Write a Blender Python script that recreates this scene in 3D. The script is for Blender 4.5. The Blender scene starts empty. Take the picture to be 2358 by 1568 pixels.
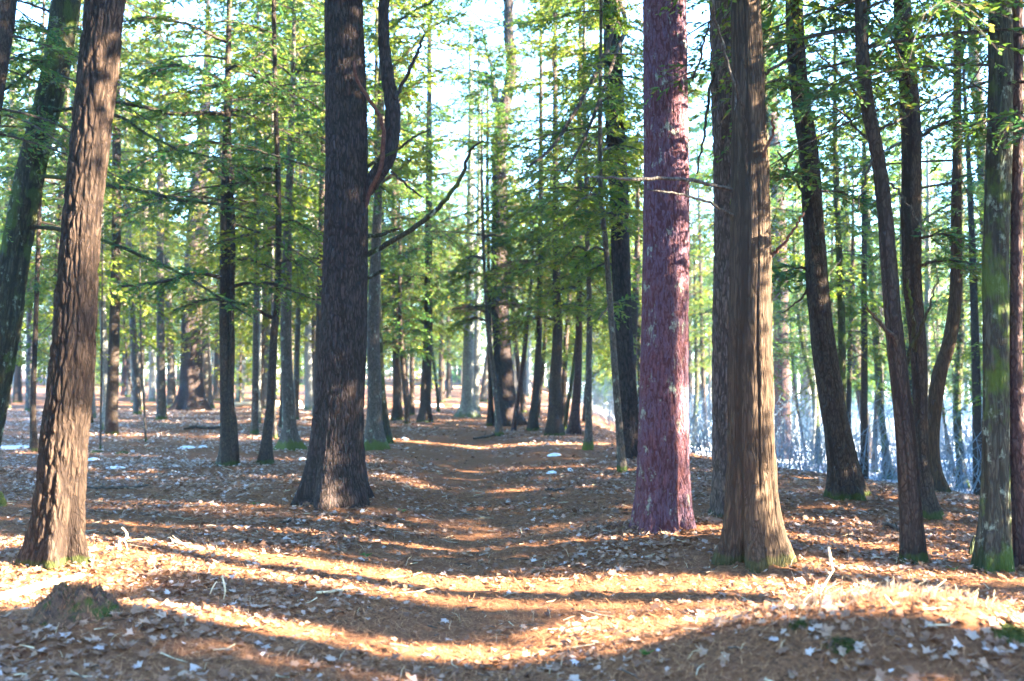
import bpy, math
import numpy as np
from mathutils import Vector, Matrix, Euler

# ------------------------------------------------------------------ camera, sky, sun, exposure
scene = bpy.context.scene
COL = scene.collection
SUN_EL, SUN_AZ = math.radians(23), math.radians(105)      # azimuth clockwise from +Y (the view direction)
CAM_Z, LENS, PITCH = 1.6, 35.0, math.radians(1.525)

cam_data = bpy.data.cameras.new("camera")
cam = bpy.data.objects.new("camera", cam_data)
COL.objects.link(cam)
cam.location = (0, 0, CAM_Z)
cam.rotation_euler = (math.radians(90) + PITCH, 0, 0)
cam_data.lens = LENS
cam_data.sensor_width = 36
cam_data.clip_end = 1500
cam_data.dof.use_dof = True
cam_data.dof.focus_distance = 9.6
cam_data.dof.aperture_fstop = 1.4
scene.camera = cam

world = bpy.data.worlds.new("World")
scene.world = world
world.use_nodes = True
wn = world.node_tree.nodes
sky = wn.new("ShaderNodeTexSky")
sky.sky_type = 'NISHITA'
sky.sun_disc = False
sky.sun_elevation = SUN_EL
sky.sun_rotation = SUN_AZ
sky.air_density, sky.dust_density, sky.ozone_density = 1.0, 0.25, 6.0
wn["Background"].inputs[1].default_value = 0.112
world.node_tree.links.new(sky.outputs[0], wn["Background"].inputs[0])

sun_data = bpy.data.lights.new("sun", 'SUN')
sun_data.energy = 5.0
sun_data.angle = math.radians(0.53)
sun_data.color = (1.0, 0.86, 0.64)
sun = bpy.data.objects.new("sun", sun_data)
COL.objects.link(sun)
LIGHT = Vector((-math.sin(SUN_AZ) * math.cos(SUN_EL), -math.cos(SUN_AZ) * math.cos(SUN_EL), -math.sin(SUN_EL)))
sun.rotation_euler = LIGHT.to_track_quat('-Z', 'Y').to_euler()
sun.location = (30, -10, 30)

scene.view_settings.view_transform = 'Standard'
scene.view_settings.look = 'None'
scene.view_settings.gamma = 1
scene.view_settings.exposure = 4.8
cy = scene.cycles
cy.max_bounces, cy.diffuse_bounces, cy.glossy_bounces = 6, 4, 2
cy.transmission_bounces, cy.transparent_max_bounces, cy.volume_bounces = 4, 8, 0
cy.use_denoising = True
cy.caustics_reflective = cy.caustics_refractive = False

# ------------------------------------------------------------------ numbers
W, H = 2357.0, 1568.0
F = W * LENS / 36.0
SP, CP = math.sin(PITCH), math.cos(PITCH)
R = np.random.default_rng(11)


def _hash(ix, iy, iz, seed):
    n = (ix * 374761393 + iy * 668265263 + iz * 1274126177 + seed * 974634777) & 0xFFFFFFFF
    n = ((n ^ (n >> 13)) * 1274126177) & 0xFFFFFFFF
    n = ((n ^ (n >> 16)) * 2246822519) & 0xFFFFFFFF
    return ((n ^ (n >> 15)) & 0xFFFFFF) / float(0xFFFFFF)


def noise3(x, y, z, seed=0):
    x, y, z = np.broadcast_arrays(np.asarray(x, float), np.asarray(y, float), np.asarray(z, float))
    ix, iy, iz = np.floor(x).astype(np.int64), np.floor(y).astype(np.int64), np.floor(z).astype(np.int64)
    fx, fy, fz = x - ix, y - iy, z - iz
    fx, fy, fz = fx * fx * (3 - 2 * fx), fy * fy * (3 - 2 * fy), fz * fz * (3 - 2 * fz)
    r = 0
    for a in (0, 1):
        wx = fx if a else 1 - fx
        for b in (0, 1):
            wy = fy if b else 1 - fy
            for c in (0, 1):
                wz = fz if c else 1 - fz
                r = r + wx * wy * wz * _hash(ix + a, iy + b, iz + c, seed)
    return r


def fbm(x, y, z, seed=0, octv=3):
    s, a, f, t = 0, 0.5, 1.0, 0
    for o in range(octv):
        s = s + a * noise3(np.asarray(x) * f, np.asarray(y) * f, np.asarray(z) * f, seed + o)
        t += a
        a *= .5
        f *= 2.03
    return s / t


def worley(x, y, z, seed=0):
    ix, iy, iz = np.floor(x).astype(np.int64), np.floor(y).astype(np.int64), np.floor(z).astype(np.int64)
    f1 = np.full(x.shape, 9.0)
    f2 = np.full(x.shape, 9.0)
    for a in (-1, 0, 1):
        for b in (-1, 0, 1):
            for c in (-1, 0, 1):
                jx, jy, jz = ix + a, iy + b, iz + c
                d = np.sqrt((jx + _hash(jx, jy, jz, seed) - x) ** 2 + (jy + _hash(jx, jy, jz, seed + 1) - y) ** 2
                            + (jz + _hash(jx, jy, jz, seed + 2) - z) ** 2)
                f2 = np.where(d < f1, f1, np.minimum(f2, d))
                f1 = np.minimum(f1, d)
    return f1, f2


def sstep(a, b, v):
    t = np.clip((np.asarray(v, float) - a) / (b - a), 0, 1)
    return t * t * (3 - 2 * t)


# ------------------------------------------------------------------ the lie of the land
def path_x(y):
    return -0.12 - 0.028 * np.asarray(y, float) + 0.0 * y


def gauss(x, y, cx, cy_, sx, sy, rot=0.0):
    dx, dy = x - cx, y - cy_
    c, s = math.cos(rot), math.sin(rot)
    u, v = c * dx + s * dy, -s * dx + c * dy
    return np.exp(-(u / sx) ** 2 - (v / sy) ** 2)


ROOT_MOUNDS = []


def ground(x, y):
    x = np.asarray(x, float)
    y = np.asarray(y, float)
    s = np.minimum(0.917 * (x - 0.2) + 0.4 * (y - 27), 0.95 * (x - 0.5))
    z = -1.9 * sstep(-0.5, 9, s) - 0.16 * sstep(-2.5, 0.5, s) * sstep(2.0, 4.0, x)
    z = z - 0.115 * np.exp(-((x - path_x(y)) / 0.95) ** 2) * sstep(3.0, 5.5, y) * (1 - sstep(16, 40, y))
    z = z + 0.36 * gauss(x, y, 2.05, 5.35, 1.15, 0.62, -0.12)          # needle-covered mound at the near right
    z = z + 0.12 * gauss(x, y, 1.15, 9.3, 1.2, 0.55, 0.1)              # swell in front of the red pine
    z = z + 0.15 * gauss(x, y, 4.3, 11.4, 1.6, 0.9, 0.2)
    z = z + 0.13 * gauss(x, y, -2.6, 6.05, 0.75, 0.5)                  # hump that carries the mossy stump
    z = z + 0.08 * gauss(x, y, -3.8, 8.1, 1.2, 0.9)
    z = z + 0.10 * gauss(x, y, 2.1, 8.6, 1.2, 0.9)
    z = z + 0.12 * gauss(x, y, -2.1, 12.2, 1.5, 1.2)
    for mx, my, mh, mr in ((-3.78, 8.24, .07, .62), (-2.22, 12.6, .10, .95), (1.58, 10.3, .06, .6), (2.05, 8.45, .06, .55), (4.6, 13.2, .06, .7)):
        z = z + mh * gauss(x, y, mx, my, mr, mr)
    far = sstep(14, 60, np.hypot(x, y))
    z = z + (0.06 + 0.25 * far) * (fbm(x * .35, y * .35, 0.5, 3) - .5) * sstep(1, 4, np.hypot(x, y))
    z = z + 0.05 * (fbm(x * 1.3, y * 1.3, 7.5, 9) - .5) + 0.022 * (fbm(x * 5, y * 5, 2.5, 21, 2) - .5)
    return z


def ray(px, py):
    r, u = (px - W / 2) / F, (H / 2 - py) / F
    return r, CP - u * SP, SP + u * CP


def at(px, py, y):
    a, b, c = ray(px, py)
    k = y / b
    return np.array((a * k, y, CAM_Z + c * k))


def ground_at(px, py):
    a, b, c = ray(px, py)
    ys = np.concatenate((np.arange(3, 30, .03), np.arange(30, 140, .25)))
    k = ys / b
    d = CAM_Z + c * k - ground(a * k, ys)
    i = int(np.argmax(d < 0)) if (d < 0).any() else len(ys) - 1
    return np.array((a * k[i], ys[i], float(ground(a * k[i], ys[i]))))


# ------------------------------------------------------------------ materials
def new_mat(name):
    m = bpy.data.materials.new(name)
    m.use_nodes = True
    nt = m.node_tree
    p = nt.nodes["Principled BSDF"]
    p.inputs["Roughness"].default_value = 0.85
    p.inputs["Specular IOR Level"].default_value = 0.25
    return m, nt, p


def N(nt, kind, **kw):
    n = nt.nodes.new(kind)
    for k, v in kw.items():
        if k in n.inputs:
            n.inputs[k].default_value = v
        else:
            setattr(n, k, v)
    return n


def mixc(nt, fac, a, b):
    n = nt.nodes.new("ShaderNodeMix")
    n.data_type = 'RGBA'
    for sock, v in ((n.inputs[0], fac), (n.inputs[6], a), (n.inputs[7], b)):
        if isinstance(v, bpy.types.NodeSocket):
            nt.links.new(v, sock)
        elif isinstance(v, tuple):
            sock.default_value = (*v, 1)
        else:
            sock.default_value = v
    return n.outputs[2]


def ramp(nt, src, lo, hi, a=0.0, b=1.0):
    n = nt.nodes.new("ShaderNodeMapRange")
    n.interpolation_type = 'SMOOTHSTEP'
    nt.links.new(src, n.inputs[0])
    n.inputs[1].default_value, n.inputs[2].default_value = lo, hi
    n.inputs[3].default_value, n.inputs[4].default_value = a, b
    return n.outputs[0]


def math_(nt, op, a, b=None):
    n = nt.nodes.new("ShaderNodeMath")
    n.operation = op
    for i, v in enumerate((a, b)):
        if v is None:
            continue
        if isinstance(v, bpy.types.NodeSocket):
            nt.links.new(v, n.inputs[i])
        else:
            n.inputs[i].default_value = v
    return n.outputs[0]


def coords(nt, scale=(1, 1, 1), out="Object"):
    tc = nt.nodes.new("ShaderNodeTexCoord")
    mp = nt.nodes.new("ShaderNodeMapping")
    mp.inputs["Scale"].default_value = scale
    nt.links.new(tc.outputs[out], mp.inputs[0])
    return mp.outputs[0], tc


def bark_mat(name, groove, ridge, blotch, cell=14.0, stretch=0.28, bump=0.6, moss=0.0, moss_h=0.5, lichen=0.0,
             moss_col=(0.055, 0.085, 0.012), side_moss=0.0, net=.75):
    m, nt, p = new_mat(name)
    v, tc = coords(nt, (1, 1, stretch))
    warp = N(nt, "ShaderNodeTexNoise", Scale=cell * .5, Detail=2.0)
    nt.links.new(v, warp.inputs["Vector"])
    add = nt.nodes.new("ShaderNodeVectorMath")
    add.operation = 'MULTIPLY_ADD'
    nt.links.new(warp.outputs["Color"], add.inputs[0])
    add.inputs[1].default_value = (.09, .09, .09)
    nt.links.new(v, add.inputs[2])
    vo = N(nt, "ShaderNodeTexVoronoi", feature='DISTANCE_TO_EDGE', Scale=cell)
    nt.links.new(add.outputs[0], vo.inputs["Vector"])
    crack = ramp(nt, vo.outputs["Distance"], 0.02, 0.22)
    vc = N(nt, "ShaderNodeTexVoronoi", feature='F1', Scale=cell)
    nt.links.new(add.outputs[0], vc.inputs["Vector"])
    sep = nt.nodes.new("ShaderNodeSeparateColor")
    nt.links.new(vc.outputs["Color"], sep.inputs[0])
    fib = N(nt, "ShaderNodeTexNoise", Scale=cell * 4, Detail=4.0, Roughness=.65)
    nt.links.new(v, fib.inputs["Vector"])
    v2, _ = coords(nt, (1, 1, .6))
    big = N(nt, "ShaderNodeTexNoise", Scale=3.2, Detail=3.0)
    nt.links.new(v2, big.inputs["Vector"])
    c = mixc(nt, math_(nt, 'MULTIPLY', sep.outputs[0], .8), ridge, blotch)
    c = mixc(nt, ramp(nt, big.outputs[0], .42, .62, 0, .55), c, blotch)
    c = mixc(nt, ramp(nt, fib.outputs[0], .35, .65, .0, .45), c, groove)
    c = mixc(nt, math_(nt, 'MULTIPLY', math_(nt, 'SUBTRACT', 1.0, crack), net), c, groove)
    rl = N(nt, "ShaderNodeAttribute", attribute_name="groove")
    c = mixc(nt, ramp(nt, rl.outputs["Fac"], .45, .85, 0, .8), c, groove)
    if lichen:
        ln = N(nt, "ShaderNodeTexNoise", Scale=9.0, Detail=5.0, Roughness=.7)
        nt.links.new(v2, ln.inputs["Vector"])
        c = mixc(nt, ramp(nt, ln.outputs[0], .6 - .12 * lichen, .68, 0, .7), c, (.30, .36, .28))
    if moss or side_moss:
        sx = nt.nodes.new("ShaderNodeSeparateXYZ")
        nt.links.new(tc.outputs["Object"], sx.inputs[0])
        mn = N(nt, "ShaderNodeTexNoise", Scale=7.0, Detail=4.0, Roughness=.7)
        nt.links.new(tc.outputs["Object"], mn.inputs["Vector"])
        if moss:
            f = math_(nt, 'MULTIPLY_ADD', mn.outputs[0], moss_h * 2.2)
            f.node.inputs[2].default_value = moss_h * -.1
            k = math_(nt, 'SUBTRACT', f, sx.outputs[2])
            c = mixc(nt, ramp(nt, k, 0, moss_h * .5, 0, moss), c, moss_col)
        if side_moss:
            m2 = N(nt, "ShaderNodeTexNoise", Scale=2.6, Detail=5.0, Roughness=.6)
            nt.links.new(v2, m2.inputs["Vector"])
            c = mixc(nt, ramp(nt, m2.outputs[0], .5, .6, 0, side_moss), c, (.075, .12, .02))
    nt.links.new(c, p.inputs["Base Color"])
    hgt = math_(nt, 'ADD', crack, math_(nt, 'MULTIPLY', fib.outputs[0], .5))
    bp = N(nt, "ShaderNodeBump", Strength=bump, Distance=.03)
    nt.links.new(hgt, bp.inputs["Height"])
    nt.links.new(bp.outputs[0], p.inputs["Normal"])
    p.inputs["Roughness"].default_value = .9
    p.inputs["Specular IOR Level"].default_value = .12
    return m


BARK = {
    'pine': bark_mat('white_pine_bark', (.02, .013, .01), (.082, .052, .035), (.058, .039, .029), 34, .22, .35, .4, .05),
    'pine_dark': bark_mat('old_pine_bark', (.022, .016, .014), (.082, .056, .048), (.058, .043, .043), 28, .22, .5, 0, .05),
    'red_pine': bark_mat('red_pine_bark', (.075, .028, .03), (.16, .074, .088), (.115, .082, .125), 40, .26, .5, net=.25, lichen=.12),
    'cedar': bark_mat('cedar_bark', (.035, .023, .016), (.105, .068, .043), (.078, .053, .037), 34, .11, .5, .3, .06, 0),
    'grey': bark_mat('grey_bark', (.045, .038, .034), (.15, .12, .10), (.11, .095, .085), 30, .3, .35, .8, .14, .25),
    'pale': bark_mat('pale_smooth_bark', (.11, .11, .105), (.30, .29, .27), (.22, .23, .22), 16, .8, .2, .6, .2, .35),
    'hemlock': bark_mat('hemlock_bark', (.026, .019, .016), (.092, .066, .05), (.068, .053, .045), 34, .3, .45, .6, .08),
    'mossy': bark_mat('mossy_bark', (.03, .028, .022), (.095, .085, .066), (.07, .072, .055), 32, .14, .5, .55, .2, .35,
                      (.03, .06, .012), .75),
    'mossy_dark': bark_mat('mossy_dark_bark', (.026, .022, .015), (.078, .068, .044), (.055, .058, .026), 32, .18, .5, .5, .2, .2,
                           (.05, .08, .012), .55),
    'redbrown': bark_mat('red_brown_bark', (.036, .021, .019), (.12, .07, .06), (.085, .057, .057), 30, .3, .35),
    'grey_pine': bark_mat('grey_pine_bark', (.05, .037, .032), (.21, .15, .12), (.165, .13, .125), 28, .2, .5, .4, .06),
    'mossfoot': bark_mat('moss_footed_bark', (.045, .038, .034), (.16, .125, .10), (.115, .098, .085), 30, .3, .35, .8, .22, .25,
                         (.085, .115, .016)),
}


def foliage_mat(name, lo, mid, hi, trans=.42):
    m, nt, p = new_mat(name)
    a = N(nt, "ShaderNodeAttribute", attribute_name="tint")
    oi = nt.nodes.new("ShaderNodeObjectInfo")
    t = a.outputs["Fac"]
    c = mixc(nt, ramp(nt, t, 0.0, .55), lo, mid)
    c = mixc(nt, ramp(nt, t, .6, .95), c, hi)
    hs = N(nt, "ShaderNodeHueSaturation")
    nt.links.new(c, hs.inputs["Color"])
    nt.links.new(math_(nt, 'MULTIPLY_ADD', oi.outputs["Random"], .035), hs.inputs["Hue"])
    hs.inputs["Hue"].links[0].from_node.inputs[2].default_value = .483
    nt.links.new(hs.outputs[0], p.inputs["Base Color"])
    p.inputs["Roughness"].default_value = .55
    p.inputs["Specular IOR Level"].default_value = .3
    tr = nt.nodes.new("ShaderNodeBsdfTranslucent")
    nt.links.new(hs.outputs[0], tr.inputs[0])
    mx = nt.nodes.new("ShaderNodeMixShader")
    mx.inputs[0].default_value = trans
    nt.links.new(p.outputs[0], mx.inputs[1])
    nt.links.new(tr.outputs[0], mx.inputs[2])
    nt.links.new(mx.outputs[0], nt.nodes["Material Output"].inputs[0])
    return m


LEAF = foliage_mat('hemlock_needles', (.038, .12, .048), (.10, .19, .025), (.24, .20, .04), .5)
LEAF_Y = foliage_mat('cedar_sprays', (.065, .145, .024), (.175, .225, .018), (.30, .24, .045), .55)
LEAF_B = foliage_mat('dead_sprays', (.20, .12, .07), (.28, .17, .11), (.34, .24, .17), .3)
TWIG = bark_mat('twig_bark', (.035, .026, .02), (.12, .09, .07), (.085, .07, .055), 30, .4, .2)


def litter_mat():
    m, nt, p = new_mat('fallen_leaves')
    a = N(nt, "ShaderNodeAttribute", attribute_name="tint")
    cr = nt.nodes.new("ShaderNodeValToRGB")
    cr.color_ramp.elements[0].color = (.15, .075, .045, 1)
    cr.color_ramp.elements[1].color = (.60, .53, .50, 1)
    for pos, c in ((.35, (.27, .145, .085)), (.6, (.38, .25, .17)), (.82, (.48, .38, .33))):
        e = cr.color_ramp.elements.new(pos)
        e.color = (*c, 1)
    nt.links.new(a.outputs["Fac"], cr.inputs[0])
    nt.links.new(cr.outputs[0], p.inputs["Base Color"])
    p.inputs["Roughness"].default_value = .6
    tr = nt.nodes.new("ShaderNodeBsdfTranslucent")
    nt.links.new(cr.outputs[0], tr.inputs[0])
    mx = nt.nodes.new("ShaderNodeMixShader")
    mx.inputs[0].default_value = .2
    nt.links.new(p.outputs[0], mx.inputs[1])
    nt.links.new(tr.outputs[0], mx.inputs[2])
    nt.links.new(mx.outputs[0], nt.nodes["Material Output"].inputs[0])
    return m


def needle_mat():
    m, nt, p = new_mat('fallen_needles')
    a = N(nt, "ShaderNodeAttribute", attribute_name="tint")
    c = mixc(nt, a.outputs["Fac"], (.20, .075, .032), (.52, .26, .12))
    nt.links.new(c, p.inputs["Base Color"])
    return m


def ground_mat():
    m, nt, p = new_mat('forest_floor')
    v, tc = coords(nt)
    n1 = N(nt, "ShaderNodeTexNoise", Scale=1.1, Detail=4.0)
    n2 = N(nt, "ShaderNodeTexNoise", Scale=38.0, Detail=6.0, Roughness=.75)
    n3 = N(nt, "ShaderNodeTexNoise", Scale=160.0, Detail=3.0, Roughness=.7)
    for n in (n1, n2, n3):
        nt.links.new(v, n.inputs["Vector"])
    c = mixc(nt, ramp(nt, n2.outputs[0], .34, .66), (.05, .022, .012), (.30, .132, .06))
    c = mixc(nt, ramp(nt, n1.outputs[0], .35, .65, 0, .5), c, (.20, .086, .042))
    c = mixc(nt, ramp(nt, n3.outputs[0], .5, .75, 0, .6), c, (.30, .18, .11))
    # distant litter of pale leaves, where single leaves are not modelled
    at_ = N(nt, "ShaderNodeAttribute", attribute_name="leafy")
    vo = N(nt, "ShaderNodeTexVoronoi", feature='F1', Scale=9.0)
    nt.links.new(v, vo.inputs["Vector"])
    sep = nt.nodes.new("ShaderNodeSeparateColor")
    nt.links.new(vo.outputs["Color"], sep.inputs[0])
    spot = math_(nt, 'MULTIPLY', ramp(nt, vo.outputs["Distance"], .55, .35), ramp(nt, sep.outputs[0], .25, .5))
    lc = mixc(nt, sep.outputs[1], (.26, .18, .14), (.46, .40, .40))
    c = mixc(nt, math_(nt, 'MULTIPLY', spot, at_.outputs["Fac"]), c, lc)
    sn = N(nt, "ShaderNodeAttribute", attribute_name="snow")
    n4 = N(nt, "ShaderNodeTexNoise", Scale=2.2, Detail=6.0, Roughness=.72)
    nt.links.new(v, n4.inputs["Vector"])
    s = math_(nt, 'ADD', n4.outputs[0], math_(nt, 'MULTIPLY_ADD', sn.outputs["Fac"], .6))
    s.node.inputs[1].links[0].from_node.inputs[2].default_value = -.32
    c = mixc(nt, ramp(nt, s, .5, .58), c, (.80, .83, .88))
    nt.links.new(c, p.inputs["Base Color"])
    bp = N(nt, "ShaderNodeBump", Strength=.9, Distance=.03)
    nt.links.new(n2.outputs[0], bp.inputs["Height"])
    nt.links.new(bp.outputs[0], p.inputs["Normal"])
    p.inputs["Roughness"].default_value = .95
    p.inputs["Specular IOR Level"].default_value = .1
    return m


def plain(name, c1, c2, scale=20, rough=.85, bump=.3, vary=(1, 1, 1)):
    m, nt, p = new_mat(name)
    v, _ = coords(nt, vary)
    n = N(nt, "ShaderNodeTexNoise", Scale=scale, Detail=5.0, Roughness=.65)
    nt.links.new(v, n.inputs["Vector"])
    nt.links.new(mixc(nt, ramp(nt, n.outputs[0], .35, .65), c1, c2), p.inputs["Base Color"])
    bp = N(nt, "ShaderNodeBump", Strength=bump, Distance=.02)
    nt.links.new(n.outputs[0], bp.inputs["Height"])
    nt.links.new(bp.outputs[0], p.inputs["Normal"])
    p.inputs["Roughness"].default_value = rough
    return m


M_LITTER, M_NEEDLE, M_GROUND = litter_mat(), needle_mat(), ground_mat()
M_SNOW = plain('old_snow', (.78, .81, .86), (.88, .90, .93), 14, .6, .5)
M_MOSS = plain('moss', (.03, .042, .008), (.07, .088, .018), 40, .95, .8)
M_FERN = plain('green_leaf', (.04, .13, .02), (.09, .22, .03), 30, .6, .1)
M_STRAW = plain('dry_straw', (.52, .38, .22), (.72, .58, .38), 40, .7, .1)
M_WOODP = plain('pale_dead_wood', (.42, .34, .22), (.62, .54, .36), 25, .8, .3, (1, 1, 1))
M_WOODD = plain('dark_dead_wood', (.045, .035, .028), (.12, .09, .07), 30, .9, .4)
M_WOODR = plain('reddish_dead_wood', (.07, .028, .022), (.13, .06, .042), 30, .85, .3)
M_BRUSH = plain('grey_brush', (.12, .17, .22), (.20, .28, .36), 3, .85, .1)
M_PANEL = plain('dark_panel', (.015, .015, .018), (.03, .03, .035), 6, .4, 0)


# ------------------------------------------------------------------ mesh plumbing
def make_mesh(name, verts, faces, mats, midx=None, attrs=None, smooth=False):
    """faces: list of int arrays, each (n, k). attrs: {name: per-face float array or ('POINT', array)}."""
    verts = np.asarray(verts, np.float32)
    me = bpy.data.meshes.new(name)
    me.vertices.add(len(verts))
    me.vertices.foreach_set("co", verts.ravel())
    loops = np.concatenate([np.asarray(f, np.int32).ravel() for f in faces])
    sizes = np.concatenate([np.full(len(f), np.asarray(f).shape[1], np.int32) for f in faces])
    starts = np.concatenate(([0], np.cumsum(sizes)[:-1])).astype(np.int32)
    me.loops.add(len(loops))
    me.loops.foreach_set("vertex_index", loops)
    me.polygons.add(len(sizes))
    me.polygons.foreach_set("loop_start", starts)
    me.polygons.foreach_set("loop_total", sizes)
    for m in mats:
        me.materials.append(m)
    if midx is not None:
        me.polygons.foreach_set("material_index", np.asarray(midx, np.int32))
    me.polygons.foreach_set("use_smooth", np.full(len(sizes), bool(smooth)))
    for k, a in (attrs or {}).items():
        dom = 'FACE'
        if isinstance(a, tuple):
            dom, a = a
        at_ = me.attributes.new(k, 'FLOAT', dom)
        at_.data.foreach_set("value", np.asarray(a, np.float32))
    me.update(calc_edges=True)
    return me


def obj(name, me, parent=None, loc=(0, 0, 0), **props):
    o = bpy.data.objects.new(name, me)
    COL.objects.link(o)
    o.location = loc
    if parent is not None:
        o.parent = parent
    for k, v in props.items():
        o[k] = v
    return o


def spline(pts, n):
    """Catmull-Rom through pts (k, d) -> (n, d)."""
    pts = np.asarray(pts, float)
    k = len(pts)
    if k == 2:
        t = np.linspace(0, 1, n)[:, None]
        return pts[0] * (1 - t) + pts[1] * t
    d = np.concatenate(([0], np.cumsum(np.linalg.norm(np.diff(pts[:, :3], axis=0), axis=1))))
    t = np.linspace(0, d[-1], n)
    m = np.zeros_like(pts)
    m[1:-1] = (pts[2:] - pts[:-2]) / (d[2:] - d[:-2])[:, None]
    m[0] = (pts[1] - pts[0]) / (d[1] - d[0])
    m[-1] = (pts[-1] - pts[-2]) / (d[-1] - d[-2])
    i = np.clip(np.searchsorted(d, t) - 1, 0, k - 2)
    h = (d[i + 1] - d[i])
    s = ((t - d[i]) / h)[:, None]
    h = h[:, None]
    return ((2 * s ** 3 - 3 * s ** 2 + 1) * pts[i] + (s ** 3 - 2 * s ** 2 + s) * h * m[i]
            + (-2 * s ** 3 + 3 * s ** 2) * pts[i + 1] + (s ** 3 - s ** 2) * h * m[i + 1])


def tube(pts, rad, seg=6, cap=True):
    """pts (n,3), rad (n,) -> verts, quads, tris"""
    pts = np.asarray(pts, float)
    rad = np.asarray(rad, float)
    n = len(pts)
    tg = np.gradient(pts, axis=0)
    tg /= np.linalg.norm(tg, axis=1)[:, None] + 1e-9
    ref = np.array((0, 1.0, 0)) if abs(tg[0, 1]) < .8 else np.array((1.0, 0, 0))
    a = np.cross(tg, ref)
    a /= np.linalg.norm(a, axis=1)[:, None] + 1e-9
    b = np.cross(tg, a)
    th = np.arange(seg) / seg * 2 * math.pi
    ring = a[:, None, :] * np.cos(th)[None, :, None] + b[:, None, :] * np.sin(th)[None, :, None]
    v = (pts[:, None, :] + ring * rad[:, None, None]).reshape(-1, 3)
    q = ring_faces(n, seg)
    tris = np.zeros((0, 3), int)
    if cap:
        v = np.vstack((v, pts[:1] - tg[:1] * rad[0] * .3, pts[-1:] + tg[-1:] * rad[-1] * .4))
        j = np.arange(seg)
        j2 = (j + 1) % seg
        c0, c1 = n * seg, n * seg + 1
        tris = np.vstack((np.stack((j, j2, np.full(seg, c0)), 1),
                          np.stack(((n - 1) * seg + j2, (n - 1) * seg + j, np.full(seg, c1)), 1)))
    return v, q, tris


def ring_faces(n, seg):
    i = np.arange(n - 1)[:, None] * seg
    j = np.arange(seg)[None, :]
    j2 = (j + 1) % seg
    return np.stack((i + j, i + seg + j, i + seg + j2, i + j2), -1).reshape(-1, 4)


class Bag:
    """Collects pieces of one mesh."""

    def __init__(self):
        self.v, self.f, self.m, self.t, self.n = [], {3: [], 4: [], 5: []}, {3: [], 4: [], 5: []}, {3: [], 4: [], 5: []}, 0

    def add(self, v, faces, mat=0, tint=0.5):
        for f in faces:
            f = np.asarray(f)
            if len(f) == 0:
                continue
            k = f.shape[1]
            self.f[k].append(f + self.n)
            self.m[k].append(np.full(len(f), mat))
            self.t[k].append(np.broadcast_to(np.asarray(tint, float), (len(f),)))
        self.v.append(np.asarray(v))
        self.n += len(v)

    def tube(self, pts, rad, seg=5, mat=0, tint=.5):
        v, q, t = tube(pts, rad, seg)
        self.add(v, (q, t), mat, tint)

    def mesh(self, name, mats, smooth=False):
        fs, ms, ts = [], [], []
        for k in (3, 4, 5):
            if self.f[k]:
                fs.append(np.vstack(self.f[k]))
                ms.append(np.concatenate(self.m[k]))
                ts.append(np.concatenate(self.t[k]))
        return make_mesh(name, np.vstack(self.v), fs, mats, np.concatenate(ms), {'tint': np.concatenate(ts)}, smooth)


# ------------------------------------------------------------------ foliage
def spray_leaves(spine, rng, L, leaf=(.07, .022), twigs=13, per=20, droop=.25, t0=.15, flat=1.0, width=.5):
    """Leaf quads for a drooping conifer bough along spine (n,3). Returns (m,4,3), tint (m), twig polylines."""
    spine = np.asarray(spine, float)
    n = len(spine)
    seglen = np.concatenate(([0], np.cumsum(np.linalg.norm(np.diff(spine, axis=0), axis=1))))
    quads, tints, lines = [], [], []
    up = np.array((0, 0, 1.0))
    for side in (-1, 1):
        for k in range(twigs):
            t = t0 + (1 - t0) * (k + .5 + rng.uniform(-.4, .4)) / twigs
            s = t * seglen[-1]
            p = np.array([np.interp(s, seglen, spine[:, c]) for c in range(3)])
            i = min(n - 2, max(0, int(np.searchsorted(seglen, s)) - 1))
            ax = spine[i + 1] - spine[i]
            ax /= np.linalg.norm(ax) + 1e-9
            sd = np.cross(ax, up)
            nn = np.linalg.norm(sd)
            sd = sd / nn if nn > .15 else np.array((1.0, 0, 0))
            ang = rng.uniform(.7, 1.1)
            d = ax * math.cos(ang) + side * sd * math.sin(ang) * flat + up * rng.uniform(-.6, .4)
            d /= np.linalg.norm(d)
            tl = L * (width * (1.02 - t) ** .75 * min(1, .45 + 2.2 * t) + .07) * rng.uniform(.7, 1.15)
            m = max(3, int(per * (tl / (L * .35)) * rng.uniform(.8, 1.2)))
            u = np.sort(rng.uniform(.06, 1, m))
            base = p + d * (u * tl)[:, None] - up * (droop * tl * u ** 2)[:, None]
            lines.append(np.stack((p, p + d * tl * .5 - up * droop * tl * .25, p + d * tl - up * droop * tl)))
            perp = np.cross(d, up)
            perp /= np.linalg.norm(perp) + 1e-9
            sgn = np.where(rng.random(m) < .5, -1.0, 1.0)
            la = rng.uniform(.35, 1.1, m)
            ld = d * np.cos(la)[:, None] + perp * (sgn * np.sin(la))[:, None] + rng.normal(0, .24, (m, 3)) - up * .12
            ld /= np.linalg.norm(ld, axis=1)[:, None]
            lw = np.cross(ld, up + rng.normal(0, .55, (m, 3)))
            lw /= np.linalg.norm(lw, axis=1)[:, None] + 1e-9
            ll = leaf[0] * rng.uniform(.6, 1.35, m)[:, None] * (1.25 - .5 * u)[:, None]
            ww = leaf[1] * rng.uniform(.7, 1.3, m)[:, None]
            tip = base + ld * ll * 1.0
            midp = base + ld * ll * .45
            quads.append(np.stack((base, midp + lw * ww * .5, tip, midp - lw * ww * .5), 1))
            tn = rng.normal(.0, .1)
            tints.append(np.clip(.25 + tn + .25 * u + rng.normal(0, .12, m) + (rng.random(m) < .05) * .6, 0, 1))
    return np.concatenate(quads), np.concatenate(tints), lines


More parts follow.
